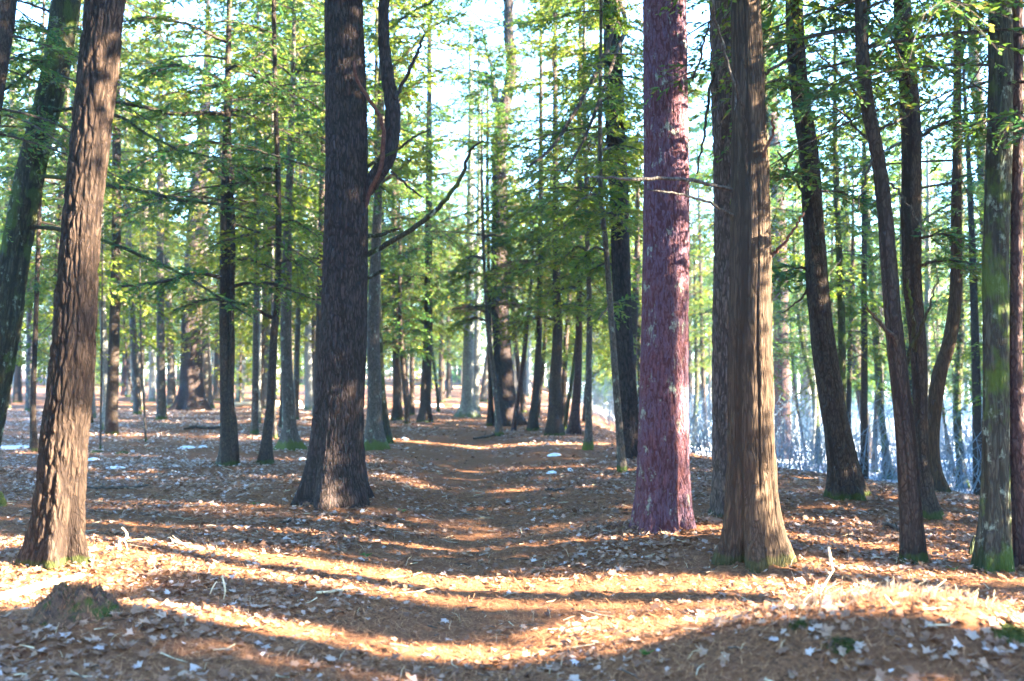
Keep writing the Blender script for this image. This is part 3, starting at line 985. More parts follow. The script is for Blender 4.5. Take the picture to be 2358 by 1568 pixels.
for k_, z_ in (('twin_lean', 9.5), ('lean_big', 8.6), ('mossy_grey', 6.6), ('edge_dark', 8.5), ('lean_dark', 8.0), ('fork_pine', 13.0)):  # further crowns above the view, added to dim the skylight
    r_, b_, c_, _r = TREES[k_]
    add_crown(r_, c_, 'c', z_, .85, seed=int(z_ * 10))

# second stems and named branches
limb('two_stem', [(541, 1072, 22), (538, 1000, 19), (533, 920, 15), (534, 760, 12), (536, 560, 10), (535, 380, 7)], BARK['hemlock'], -.1,
     name='stem')
limb('big_pine', [(822, 468, 34), (846, 432, 36), (868, 404, 37), (888, 370, 38), (901, 320, 38), (903, 253, 36), (893, 180, 31),
                  (884, 100, 27), (884, 0, 25), (890, -140, 18)], BARK['pine_dark'], .15, rough=.004, seg=16, n=40)
limb('big_pine', [(820, 515, 10), (832, 492, 11), (858, 430, 11), (872, 398, 10), (882, 345, 11), (883, 300, 10), (870, 262, 9), (850, 232, 9),
                  (832, 202, 8), (818, 170, 7), (814, 141, 5)], M_WOODR, -.45, name='dead_branch')
limb('big_pine', [(845, 587, 13), (880, 568, 13), (920, 545, 12), (980, 505, 12), (1030, 455, 10), (1062, 408, 9), (1078, 362, 7), (1092, 335, 6),
                  (1112, 326, 3)], BARK['mossy_dark'], -.5, n=30)
limb('big_pine', [(846, 545, 10), (880, 540, 9), (918, 526, 5)], BARK['mossy_dark'], -.2)
limb('big_pine', [(846, 640, 9), (865, 632, 8), (884, 621, 6)], BARK['mossy_dark'], -.2)
limb('big_pine', [(908, 228, 10), (922, 203, 9), (947, 152, 8), (966, 108, 7), (976, 80, 4)], BARK['pine_dark'], .2)
limb('big_pine', [(845, 385, 8), (880, 362, 7), (915, 345, 6), (950, 318, 5), (985, 300, 3)], BARK['mossy_dark'], -.3)
limb('big_pine', [(900, 395, 6), (925, 415, 6), (950, 440, 5), (975, 455, 3)], TWIG, .2)
limb('fork_pine', [(1153, 262, 24), (1146, 238, 20), (1137, 215, 17), (1136, 190, 14), (1124, 176, 11), (1104, 168, 8), (1080, 160, 5)],
     BARK['grey'], .3)
limb('fork_pine', [(1138, 200, 10), (1130, 150, 8), (1118, 110, 6), (1110, 60, 4)], BARK['grey'], -.2)
limb('cedar', [(1690, 440, 9), (1650, 428, 8), (1600, 416, 9), (1540, 412, 8), (1470, 414, 8), (1400, 410, 5), (1355, 408, 3)],
     BARK['grey'], -.5, n=26, name='dead_branch')
limb('cedar', [(1700, 505, 7), (1660, 480, 6), (1620, 462, 6), (1560, 448, 5), (1490, 436, 3)], BARK['grey'], -.5, n=22, name='dead_branch')
limb('cedar', [(1722, 420, 7), (1745, 380, 7), (1765, 340, 7), (1780, 300, 6), (1776, 265, 3)], M_WOODR, -.35, name='dead_branch')
limb('cedar', [(1775, 590, 9), (1800, 565, 7), (1830, 525, 6), (1850, 490, 3)], M_WOODR, -.3, name='dead_branch')
limb('cedar', [(1745, 182, 10), (1775, 160, 8), (1810, 140, 7), (1850, 112, 5), (1900, 90, 3)], TWIG, -.3, name='dead_branch')
limb('cedar', [(1705, 330, 6), (1690, 200, 6), (1664, 110, 7), (1648, 50, 6), (1640, 0, 5)], BARK['grey'], -.4, name='dead_branch')
limb('cedar', [(1738, 560, 6), (1720, 430, 6), (1716, 300, 5), (1690, 170, 4)], BARK['cedar'], -.33, name='dead_branch')
limb('lean_dark', [(2083, 850, 12), (2098, 800, 9), (2118, 760, 8), (2136, 715, 6), (2160, 640, 3)], BARK['mossy_dark'], -.2)
limb('lean_dark', [(2080, 830, 14), (2060, 780, 11), (2020, 740, 8), (1990, 700, 4)], TWIG, -.2)
limb('lean_dark', [(2106, 810, 9), (2104, 760, 9), (2096, 700, 7), (2088, 640, 4)], BARK['mossy_dark'], -.2)
for k, pts in enumerate(([(1998, 240, 8), (1960, 200, 6), (1920, 160, 5), (1880, 120, 3)], [(2012, 330, 8), (1975, 300, 6), (1940, 262, 5), (1905, 235, 3)],
                         [(2016, 345, 7), (1990, 420, 5), (1975, 480, 3)], [(2020, 300, 7), (2070, 275, 6), (2130, 240, 5), (2200, 205, 3)],
                         [(2030, 400, 7), (2090, 470, 5), (2130, 540, 3)])):
    limb('lean_dark', pts, TWIG, (-.4, .3, -.2, .3, -.3)[k], seed=k)
for k, pts in enumerate(([(1868, 470, 7), (1820, 400, 6), (1790, 350, 4)], [(1880, 640, 7), (1840, 690, 5), (1800, 720, 3)],
                         [(1850, 290, 7), (1900, 262, 5), (1960, 250, 3)])):
    limb('lean_big', pts, TWIG, .3, seed=20 + k)
for k, pts in enumerate(([(2100, 330, 9), (2160, 290, 7), (2230, 262, 5), (2290, 262, 3)], [(2100, 560, 8), (2150, 540, 6), (2220, 548, 4)],
                         [(2108, 610, 8), (2180, 600, 6), (2250, 610, 3)], [(2090, 190, 8), (2040, 150, 6), (1990, 130, 3)])):
    limb('bluish', pts, TWIG, -.4, seed=30 + k, leafy=1.6, twigs=8, per=16, leaf=(.08, .026), width=.35)
limb('mossy_grey', [(2310, 190, 8), (2335, 192, 8), (2370, 188, 6)], BARK['redbrown'], -.3)

# long drooping hemlock boughs that cross behind the sunlit pine
limb('two_stem', [(518, 262, 10), (470, 262, 10), (400, 262, 9), (330, 246, 8), (262, 236, 6), (210, 240, 4)], BARK['hemlock'], -2.2, n=26,
     leafy=1.7, twigs=12, per=18, leaf=(.09, .028), width=.26, seed=1)
limb('twin_lean', [(60, 405, 10), (150, 410, 10), (250, 428, 9), (330, 440, 8), (420, 462, 7), (500, 470, 5), (585, 492, 3)], BARK['mossy_dark'], -1.5,
     n=26, leafy=1.3, twigs=10, per=14, leaf=(.085, .026), width=.22, seed=2, t0=.45)
limb('twin_lean', [(30, 520, 9), (140, 528, 9), (240, 556, 8), (330, 590, 7), (420, 632, 6), (500, 680, 5), (580, 730, 3)], BARK['mossy_dark'], -1.2,
     n=26, leafy=1.5, twigs=12, per=18, leaf=(.085, .026), width=.26, seed=3, t0=.4)
limb('twin_lean', [(95, 260, 9), (180, 250, 8), (270, 265, 7), (340, 310, 6), (430, 350, 5), (520, 365, 3)], BARK['mossy_dark'], -1.4, n=26,
     leafy=1.6, twigs=12, per=18, leaf=(.085, .026), width=.3, seed=4, t0=.35)
limb('twin_lean', [(110, 130, 9), (60, 170, 8), (0, 215, 6), (-50, 240, 4)], BARK['mossy_dark'], -.8, n=20, leafy=1.3, twigs=9, per=18,
     leaf=(.085, .026), width=.4, seed=5)
limb('twin_lean', [(130, 90, 8), (80, 60, 7), (30, 70, 6), (-20, 100, 4)], BARK['mossy_dark'], -.5, n=20, leafy=1.3, twigs=9, per=18,
     leaf=(.085, .026), width=.4, seed=6)
limb('two_stem', [(522, 190, 9), (470, 165, 8), (410, 150, 7), (350, 170, 4)], BARK['hemlock'], -1.5, n=22, leafy=2.6, twigs=16, per=26,
     leaf=(.09, .03), width=.42, seed=7)
limb('two_stem', [(524, 160, 9), (560, 150, 8), (600, 175, 6), (650, 215, 4)], BARK['hemlock'], -.8, n=22, leafy=2.2, twigs=14, per=22,
     leaf=(.09, .03), width=.42, seed=8)
limb('two_stem', [(519, 640, 9), (450, 630, 8), (370, 650, 7), (280, 660, 4)], BARK['hemlock'], -1.0, n=22, leafy=2.4, twigs=15, per=24,
     leaf=(.09, .03), width=.36, seed=9)
limb('two_stem', [(519, 665, 9), (580, 650, 8), (650, 660, 7), (725, 690, 4)], BARK['hemlock'], -.6, n=22, leafy=2.2, twigs=14, per=22,
     leaf=(.09, .03), width=.34, seed=10)
limb('slim_pair', [(632, 735, 8), (560, 700, 7), (480, 690, 6), (400, 715, 4)], BARK['hemlock'], -.8, n=22, leafy=2.0, twigs=13, per=22,
     leaf=(.09, .03), width=.34, seed=11)
for k, (pts, L_, w_) in enumerate((([(868, 430, 8), (930, 380, 7), (990, 330, 5), (1050, 300, 3)], 2.3, .4), ([(872, 300, 8), (930, 220, 7), (990, 170, 5), (1060, 150, 3)], 2.6, .42),
                          ([(874, 180, 8), (940, 120, 7), (1000, 60, 5), (1070, 30, 3)], 2.6, .42), ([(870, 340, 7), (800, 300, 6), (740, 280, 4)], 2.0, .4),
                          ([(873, 90, 8), (930, 40, 7), (1000, 0, 5)], 2.6, .42))):
    o = limb('lit_twin', pts, TWIG, .8 - .5 * k, n=20, leafy=L_, twigs=14, per=16, leaf=(.10, .042), width=w_, seed=60 + k)
    o.data.materials[1] = LEAF_Y
for k, (key, pts, L_) in enumerate((('dapple_pair', [(668, 380, 8), (610, 350, 7), (550, 345, 5), (490, 360, 3)], 2.4), ('dapple_pair', [(674, 180, 8), (720, 130, 6), (760, 110, 4)], 2.0),
                          ('dapple_pair', [(672, 120, 8), (600, 70, 7), (520, 50, 5), (440, 60, 3)], 2.8), ('slim_pair', [(640, 420, 8), (560, 420, 7), (480, 440, 5), (400, 480, 3)], 2.6),
                          ('slim_pair', [(640, 520, 8), (570, 540, 7), (500, 560, 4)], 2.2), ('two_stem', [(522, 330, 8), (440, 330, 7), (360, 360, 5), (290, 400, 3)], 2.6),
                          ('two_stem', [(525, 100, 8), (440, 60, 7), (350, 40, 5), (280, 50, 3)], 2.6))):
    o = limb(key, pts, TWIG, .5 - .4 * k, n=20, leafy=L_, twigs=14, per=15, leaf=(.10, .04), width=.42, seed=70 + k)
    o.data.materials[1] = LEAF_Y if k % 2 == 0 else LEAF
# more boughs in the middle distance, from the trunks that stand there
_br = np.random.default_rng(404)


def extra_boughs(key, n, y0, y1, reach, leafmat, L_, leaf):
    root_, b_, c_, r_ = TREES[key]
    for k in range(n):
        py = y0 + (y1 - y0) * (k + _br.uniform(.1, .9)) / n
        zz = (845 - py) / F * b_[1] + CAM_Z - b_[2]
        i_ = int(np.argmin(abs(c_[:, 2] - zz)))
        px = W / 2 + (b_[0] + c_[i_, 0]) / b_[1] * F
        sgn = 1 if (k + int(_br.integers(2))) % 2 else -1
        rx = reach * _br.uniform(.6, 1.15) * sgn
        dr = _br.uniform(5, 40)
        o_ = limb(key, [(px, py, 7), (px + rx * .35, py - 8, 6), (px + rx * .7, py + dr * .3, 4), (px + rx, py + dr, 2)], TWIG,
                  _br.uniform(-1.6, 1.2), n=16, leafy=L_ * _br.uniform(.8, 1.2), twigs=11, per=11, leaf=leaf, width=.42, seed=int(_br.integers(9999)))
        o_.data.materials[1] = leafmat


for key, n_, y0, y1, rch, lm, L_ in (('path_black', 7, 540, 790, 105, LEAF, 2.4), ('path_a', 4, 640, 800, 70, LEAF_Y, 1.8), ('fork_pine', 8, 400, 740, 115, LEAF_Y, 2.6),
                                     ('fork_front', 5, 540, 750, 85, LEAF_Y, 1.6), ('bank_a', 5, 460, 770, 85, LEAF_Y, 1.8), ('bank_b', 7, 460, 770, 100, LEAF_Y, 2.0),
                                     ('bank_c', 4, 470, 750, 85, LEAF_Y, 1.8), ('green_foot', 4, 430, 740, 75, LEAF_Y, 1.5), ('broad_back', 5, 330, 720, 90, LEAF_Y, 1.6),
                                     ('thin_front', 4, 330, 640, 80, LEAF_Y, 1.4)):
    extra_boughs(key, n_, y0, y1, rch, lm, L_, (.11, .045))
for key, n_, y0, y1, rch, lm, L_ in (('two_stem', 5, 120, 620, 130, LEAF_Y, 1.9), ('slim_pair', 4, 330, 660, 120, LEAF_Y, 1.7), ('dapple_pair', 5, 80, 600, 110, LEAF_Y, 1.7),
                                     ('lean_big', 3, 330, 640, 110, LEAF, 1.4), ('slope_c', 3, 420, 700, 90, LEAF, 1.5), ('slope_b', 4, 620, 900, 90, LEAF, 1.6)):
    extra_boughs(key, n_, y0, y1, rch, lm, L_, (.09, .036))
# boughs hanging in from above between the forked pine and the red pine
limb('broad_back', [(1415, 20, 10), (1400, 110, 10), (1360, 190, 9), (1315, 270, 8), (1270, 340, 6), (1215, 385, 4)], BARK['hemlock'], -4.5, n=26,
     leafy=1.9, twigs=14, per=22, leaf=(.08, .026), width=.34, seed=12)
limb('broad_back', [(1425, 0, 10), (1440, 60, 9), (1415, 130, 8), (1380, 230, 7), (1340, 330, 5), (1300, 400, 3)], BARK['hemlock'], -4.0, n=26,
     leafy=1.8, twigs=14, per=20, leaf=(.08, .026), width=.34, seed=13)
limb('red_pine', [(1570, 190, 7), (1600, 170, 6), (1622, 90, 5), (1645, 10, 3)], TWIG, -.3, name='dead_branch')
limb('cedar_back', [(1648, 150, 7), (1632, 220, 7), (1622, 300, 6), (1604, 400, 4)], TWIG, -.5, name='dead_branch')
# a spray of dead brown twigs across the forked pine
limb('fork_front', [(1130, 700, 5), (1090, 706, 4), (1050, 712, 3)], TWIG, -.6, n=14, leafy=.8, twigs=10, per=20, leaf=(.07, .012), width=.3, seed=14)
for nm, pts, sd in (('fork_front', [(1122, 700, 6), (1180, 700, 5), (1250, 712, 3)], 15), ('fork_front', [(1120, 640, 6), (1170, 605, 5), (1215, 600, 3)], 16),
                    ('fork_front', [(1120, 720, 6), (1080, 705, 5), (1040, 712, 3)], 17)):
    o = limb(nm, pts, TWIG, -.6, n=14, leafy=1.1, twigs=13, per=34, leaf=(.09, .010), width=.3, seed=sd, name='dead_bough')
    o.data.materials[1] = LEAF_B

# ------------------------------------------------------------------ trees farther back
def far_tree(name, label, group, bark, px, d, r, top, kind, z0, sc, seed, lean=0.0):
    x = at(px, 845, d)[0]
    z = float(ground(x, d))
    root = empty(name, (x, d, z), label=label, category='tree', group=group)
    rng = np.random.default_rng(seed)
    hs = np.array((-.2, 0, top * .3, top * .65, top))
    P = np.stack((lean * hs / top + rng.normal(0, .05, 5), rng.normal(0, .05, 5), hs), 1)
    P[1, :2] = P[0, :2]
    rad = np.array((1.15, 1.1, .85, .6, .12)) * r
    me, c, rr = trunk_mesh('trunk', P, rad, BARK[bark], None, 10, .5, .35, seed)
    obj('trunk', me, root)
    if kind:
        add_crown(root, c, kind, z0, sc, None, seed)
    return root


rng = np.random.default_rng(77)
used = []


def scatter(count, px0, px1, d0, d1, name, label, group, barks, kinds, z0, sc, top, r, gap=.0, lean=.3):
    n = 0
    for _ in range(count * 20):
        if n >= count:
            break
        px, d = rng.uniform(px0, px1), math.sqrt(rng.uniform(d0 * d0, d1 * d1))
        x = at(px, 845, d)[0]
        if any((x - a) ** 2 + (d - b) ** 2 < gap * gap for a, b in used):
            continue
        if (395 < px < 500 and d < 60) or (1150 < px < 1200 and d < 40):
            continue
        if abs(x - float(path_x(d))) < 1.4 and d < 45:
            continue
        used.append((x, d))
        s = int(rng.integers(1 << 20))
        far_tree(name, label, group, barks[s % len(barks)], px, d, rng.uniform(*r), rng.uniform(*top), kinds[(s // 7) % len(kinds)],
                 rng.uniform(*z0), rng.uniform(*sc), s, rng.normal(0, lean))
        n += 1


scatter(15, 60, 740, 22, 36, 'hemlock_tree', 'green hemlock at the rim of the clearing', 'hemlocks round the clearing',
        ['hemlock', 'grey'], ['m', 'y', 'm'], (2.6, 4.4), (.9, 1.25), (11, 15), (.07, .14), 1.6)
scatter(22, -60, 760, 36, 58, 'pine_tree', 'sunlit tree standing beyond the clearing', 'trees beyond the clearing',
        ['grey', 'pale', 'hemlock'], ['m', 'f', 'y', 'f'], (1.9, 4.2), (1.0, 1.5), (13, 19), (.09, .2), 2.0)
scatter(14, -80, 760, 40, 80, 'hemlock_tree', 'young bushy hemlock low under the far trees', 'young hemlocks under the far trees',
        ['hemlock'], ['f'], (.5, 1.2), (.35, .6), (4, 6.5), (.04, .07), 2.0)
scatter(12, -80, 760, 40, 85, 'maple_tree', 'thin pale bare trunk far beyond the clearing', 'bare trunks far beyond the clearing',
        ['pale', 'grey', 'pale'], ['b', None, None], (6, 8), (.8, 1.1), (9, 13), (.05, .12), 1.0)
scatter(15, 860, 1480, 26, 42, 'hemlock_tree', 'low green hemlock filling the gap behind the path', 'hemlocks behind the path',
        ['hemlock'], ['y', 'm', 'y'], (2.0, 3.4), (.62, .85), (8, 9.5), (.06, .12), 1.6)
scatter(16, 860, 1480, 42, 75, 'hemlock_tree', 'distant green tree beyond the path', 'distant trees beyond the path',
        ['hemlock', 'grey'], ['f', 'm'], (1.5, 3.5), (.8, 1.1), (9, 12), (.08, .16), 2.0)
scatter(8, 860, 1480, 34, 80, 'maple_tree', 'thin bare trunk far down the path', 'bare trunks far down the path',
        ['pale', 'grey'], ['b', None], (5, 7), (.7, 1.0), (9, 12), (.05, .11), 1.0)
scatter(15, 1560, 2440, 19, 34, 'hemlock_tree', 'shaded hemlock down the bank behind the cedar', 'hemlocks down the bank',
        ['hemlock', 'mossy_dark'], ['n', 'm', 'y'], (2.8, 4.6), (.6, .85), (9.5, 12), (.06, .13), 1.5)
scatter(17, 1480, 2460, 36, 70, 'pine_tree', 'distant tree beyond the snowy hollow', 'trees beyond the snowy hollow',
        ['grey', 'hemlock'], ['f', 'm', 'f'], (2.5, 6), (1.0, 1.4), (12, 17), (.09, .18), 2.0)
scatter(4, 1300, 2440, 22, 40, 'maple_tree', 'thin bare trunk in the snowy hollow', 'bare trunks in the snowy hollow',
        ['pale', 'grey'], [None, 'b'], (4, 6), (.6, .9), (7, 11), (.035, .08), 1.0)

# ------------------------------------------------------------------ the ground sheet
def axis(lo, hi, fine_lo, fine_hi, step, grow=1.07):
    a = list(np.arange(fine_lo, fine_hi, step))
    s, v = step, a[-1]
    while v < hi:
        s = min(s * grow, 8)
        v += s
        a.append(v)
    s, v, b = step, a[0], []
    while v > lo:
        s = min(s * grow, 8)
        v -= s
        b.append(v)
    return np.array(b[::-1] + a)


gx = axis(-190, 190, -4.6, 5.0, .035)
gy = axis(-40, 260, 3.2, 12.5, .035, 1.03)
GX, GY = np.meshgrid(gx, gy)
GZ = ground(GX, GY)
near = (1 - sstep(9, 22, np.hypot(GX, GY)))
GZ = GZ + near * (.062 * (fbm(GX * 10, GY * 10, 1.5, 31, 3) - .5) + .022 * (noise3(GX * 34, GY * 34, .5, 41) - .5))
nx, ny = len(gx), len(gy)
i = (np.arange(ny - 1)[:, None] * nx + np.arange(nx - 1)[None, :])
q = np.stack((i, i + 1, i + nx + 1, i + nx), -1).reshape(-1, 4)


def leaf_density(x, y):
    """Share of the floor that leaves cover; the trodden path keeps mostly needles."""
    p = np.exp(-((x - path_x(y)) / (.75 + .012 * y)) ** 2)
    d = .12 + .88 * sstep(.36, .64, fbm(x * 1.1, y * 1.1, 3.3, 51, 4))
    return np.clip(d * (1 - .7 * p), 0, 1)


leafy = np.clip(leaf_density(GX, GY) * 1.1, 0, 1) * sstep(13, 24, GY) * .9
s_ = np.minimum(0.917 * (GX - 0.2) + 0.4 * (GY - 27), 0.95 * (GX - 0.5))
snow = np.clip(sstep(2.0, 7, s_) * .9 + .2 * sstep(12, 30, GY) * sstep(-1.5, -7, GX + .1 * GY) + .08 * sstep(30, 50, GY), 0, 1)
me = make_mesh('forest_floor', np.stack((GX, GY, GZ), -1).reshape(-1, 3), (q,), [M_GROUND],
               attrs={'leafy': ('POINT', leafy.ravel()), 'snow': ('POINT', snow.ravel())}, smooth=True)
obj('ground', me, kind='structure')


# ------------------------------------------------------------------ leaf litter and needles
def wedge(n, y0, y1, rng, margin=.9, pw=2.0):
    y = (rng.uniform(0, 1, n) * (y1 ** pw - y0 ** pw) + y0 ** pw) ** (1 / pw)
    x = rng.uniform(-1, 1, n) * (y * .53 + margin)
    return x, y


def litter(n, y0, y1, size, rng, lobed):
    x, y = wedge(n, y0, y1, rng)
    keep = rng.random(n) < leaf_density(x, y)
    x, y = x[keep], y[keep]
    n = len(x)
    z = ground(x, y) + rng.uniform(.004, .03, n)
    e = .2
    gx_ = (ground(x + e, y) - ground(x - e, y)) / (2 * e)
    gy_ = (ground(x, y + e) - ground(x, y - e)) / (2 * e)
    tilt = rng.normal(0, .30, (n, 2))
    nrm = np.stack((-gx_ + tilt[:, 0], -gy_ + tilt[:, 1], np.ones(n)), 1)
    nrm /= np.linalg.norm(nrm, axis=1)[:, None]
    a = rng.uniform(0, 6.283, n)
    u = np.stack((np.cos(a), np.sin(a), 0 * a), 1)
    u -= nrm * (u * nrm).sum(1)[:, None]
    u /= np.linalg.norm(u, axis=1)[:, None]
    w = np.cross(nrm, u)
    s = size * rng.uniform(.3, 1.25, n) * np.where(rng.random(n) < .12, 1.35, 1)
    if lobed:   # five-lobed outline folded along the midrib
        ang = np.radians((270, 330, 350, 18, 45, 68, 90, 112, 135, 162, 190, 210))
        rr = np.array((.55, .55, .95, .58, 1.0, .55, 1.15, .55, 1.0, .58, .95, .55))
    else:
        ang = np.radians((270, 340, 30, 90, 150, 200))
        rr = np.array((.7, .8, .75, 1.1, .75, .8))
    k = len(ang)
    ou, ov = np.cos(ang) * rr * .5, np.sin(ang) * rr * .5
    asp = rng.uniform(.55, 1.0, n)
    curl = rng.normal(.12, .22, n)
    bend = rng.normal(.05, .18, n)
    U = ou[None, :] * asp[:, None] * rng.uniform(.85, 1.15, (n, k))
    V = ov[None, :] * rng.uniform(.85, 1.15, (n, k))
    Hh = curl[:, None] * np.abs(U) * 1.5 + bend[:, None] * (V ** 2) * 2
    c = np.stack((x, y, z), 1)
    ring = c[:, None] + s[:, None, None] * (U[..., None] * u[:, None] + V[..., None] * w[:, None] + Hh[..., None] * nrm[:, None])
    v = np.concatenate((c[:, None], ring), 1).reshape(-1, 3)
    b = np.arange(n)[:, None] * (k + 1)
    j = np.arange(k)[None]
    f = np.stack((b + 0 * j, b + 1 + j, b + 1 + (j + 1) % k), -1).reshape(-1, 3)
    tint = np.repeat(np.clip(rng.beta(1.1, 1.9, n) + .3 * sstep(10, 18, y) * sstep(-1.5, -6, x), 0, 1), k)
    return v, f, tint


rng = np.random.default_rng(5)
bag = Bag()
for args in ((26000, 3.6, 9.5, .072, rng, True), (60000, 9, 17, .074, rng, True), (90000, 16, 38, .088, rng, False)):
    v, f, t = litter(*args)
    bag.add(v, (f,), 0, t)
obj('leaf_litter', bag.mesh('leaf_litter', [M_LITTER]), kind='stuff')

n = 150000
x, y = wedge(n, 3.6, 14, rng, pw=1.1)
z = ground(x, y) + rng.uniform(0.0, .022, n)
a = rng.uniform(0, 6.283, n)
el = rng.normal(0.05, .28, n)
d = np.stack((np.cos(a) * np.cos(el), np.sin(a) * np.cos(el), np.sin(el)), 1)
L = rng.uniform(.05, .12, n)[:, None]
wd = np.stack((-np.sin(a), np.cos(a), 0 * a), 1) * rng.uniform(.0012, .0028, n)[:, None]
c = np.stack((x, y, z), 1)
v = np.stack((c - d * L * .5 - wd, c - d * L * .5 + wd, c + d * L * .5 + [0, 0, .004]), 1).reshape(-1, 3)
bag = Bag()
bag.add(v, (np.arange(3 * n).reshape(-1, 3),), 0, rng.beta(1.6, 1.8, n))
obj('needle_litter', bag.mesh('needle_litter', [M_NEEDLE]), kind='stuff')

# ------------------------------------------------------------------ brush in the hollow, far woods, shade trees added outside the picture
rng = np.random.default_rng(15)
bag = Bag()
n = 4200
y = np.sqrt(rng.uniform(20 ** 2, 58 ** 2, n))
x = rng.uniform(0, 1, n) * y * .62 + rng.uniform(-.02, .02, n)
s_ = np.minimum(0.917 * (x - 0.2) + 0.4 * (y - 27), 0.95 * (x - 0.5))
ok = (s_ > 3.0)
x, y = x[ok], y[ok]
for a, b in zip(x, y):
    g = float(ground(a, b))
    h = rng.uniform(.7, 2.6)
    ln = rng.normal(0, .5, 2) * h
    sp = np.array(((a, b, g - .05), (a + ln[0] * .35, b + ln[1] * .35, g + h * .5), (a + ln[0], b + ln[1], g + h)))
    bag.tube(sp, np.array((.012, .009, .004)) * rng.uniform(.7, 1.4), 3)
    for _ in range(3):
        t = rng.uniform(.3, .9)
        p = sp[0] * (1 - t) + sp[2] * t
        q2 = p + rng.normal(0, .3, 3) + (0, 0, .3)
        bag.tube(np.stack((p, q2)), np.array((.006, .003)), 3)
obj('brush', bag.mesh('brush', [M_BRUSH]), kind='stuff')


def merged(name, spots, kinds, rng, barkname):
    """One mass of woods: trunks and crowns placed at spots (x, y, height, crown scale, z0)."""
    vs, fs, mi, ti, off = [], [], [], [], 0
    mats = [BARK[barkname], LEAF, LEAF_Y]
    for (x, y, h, sc, z0, r, *ln) in spots:
        g = float(ground(x, y))
        lx, ly = (ln[0] * h) if ln else (0, 0)
        v, q, t = tube(np.array(((x, y, g - .3), (x + lx * .5, y + ly * .5, g + h * .5), (x + .03 + lx, y + ly, g + h))), np.array((r, r * .7, r * .15)), 8)
        vs.append(v)
        fs.append(np.vstack((q, np.column_stack((t, t[:, 2])))) + off)
        mi.append(np.zeros(len(q) + len(t)))
        ti.append(np.full(len(q) + len(t), .5))
        off += len(v)
        if sc <= 0:
            continue
        k = kinds[int(rng.integers(len(kinds)))]
        cm = CROWN[k][int(rng.integers(len(CROWN[k])))]
        nv, npoly = len(cm.vertices), len(cm.polygons)
        co = np.empty(nv * 3, np.float32)
        cm.vertices.foreach_get("co", co)
        co = co.reshape(-1, 3) * sc
        a = rng.uniform(0, 6.28)
        co = np.stack((co[:, 0] * math.cos(a) - co[:, 1] * math.sin(a) + x, co[:, 0] * math.sin(a) + co[:, 1] * math.cos(a) + y, co[:, 2] + g + z0), 1)
        tot = np.empty(npoly, np.int32)
        cm.polygons.foreach_get("loop_total", tot)
        lv = np.empty(len(cm.loops), np.int32)
        cm.loops.foreach_get("vertex_index", lv)
        st = np.empty(npoly, np.int32)
        cm.polygons.foreach_get("loop_start", st)
        tt = np.empty(npoly, np.float32)
        cm.attributes['tint'].data.foreach_get("value", tt)
        m = np.empty(npoly, np.int32)
        cm.polygons.foreach_get("material_index", m)
        s4 = tot == 4
        qq = lv[st[s4][:, None] + np.arange(4)]
        vs.append(co)
        fs.append(qq + off)
        mi.append(np.where(m[s4] == 1, 1 + int(rng.integers(2)), 0))
        ti.append(tt[s4])
        off += nv
    return make_mesh(name, np.vstack(vs), [np.vstack(fs)], mats, np.concatenate(mi), {'tint': np.concatenate(ti)})


rng = np.random.default_rng(25)
spots = []
for _ in range(420):
    d = rng.uniform(82, 135)
    a = rng.uniform(-.72, .72)
    spots.append((d * math.sin(a), d * math.cos(a), rng.uniform(9, 15), rng.uniform(1.1, 1.6) if rng.random() < .9 else 0, rng.uniform(.3, 4), rng.uniform(.08, .22)))
obj('far_woods', merged('far_woods', spots, 'f', rng, 'grey'), kind='stuff')

# unseen trees added toward the sun to break the light into strips
ax_u = np.array((-math.cos(SUN_AZ), math.sin(SUN_AZ)))     # across the light
ax_s = np.array((math.sin(SUN_AZ), math.cos(SUN_AZ)))      # toward the sun
spots = []


def shade(u, s, h=13, sc=1.0, z0=1.2, r=.16, lean=0.0):
    p = ax_u * u + ax_s * s
    spots.append((p[0], p[1], h, sc, z0, r, ax_u * lean))


SHADE = [  # (across the light, toward the sun, height, crown scale, crown foot, trunk radius)
    (5.28, 12, 13, 0, 0, .3), (6.45, 9.5, 14, 0, 0, .19, .13), (6.9, 9.6, 14, .33, 10.6, .03), 
    (7.6, 5.5, 1.4, .2, .05, .03),
]
for a in SHADE:
    shade(*a)
for u, s in ((4.48, 9), (4.4, 12.5), (4.42, 16), (3.0, 8.5), (2.2, 11), (3.2, 14), (1.2, 9)):
    for z0 in (.5, 3.8, 7.2, 10.5):
        shade(u + rng.uniform(-.1, .1), s, z0 + 4, .44, z0, .1)  # stacked crowns added as a wall that shades the near ground
columns = []  # leafy columns and clumps added out of view to shade ground and trunks


def column(u, R_, ds=0.0, top=9.5, z=.2):
    """An added, unseen column of stacked leaf tiers that blocks the sun."""
    s = .254 * u + 4.3 + ds
    while z < top:
        q_ = ax_u * u + ax_s * s
        columns.append((q_[0], q_[1], z + 8 * R_, R_ * 1.22, z, .05))
        z += 8.0 * R_


def tier(u, s, z, sc):  # one added leaf clump on a hair-thin stem, blocking sun
    q_ = ax_u * u + ax_s * s
    columns.append((q_[0], q_[1], z + 5 * sc, sc, z, .006))


TAN = math.tan(SUN_EL)


def trunk_us(key, z):
    """(u, s, z, radius) of a trunk at height z above its foot."""
    _o, b_, c_, r_ = TREES[key]
    k = int(np.argmin(abs(c_[:, 2] - z)))
    p = b_ + c_[k]
    return float(ax_u @ p[:2]), float(ax_s @ p[:2]), p[2], r_[k]


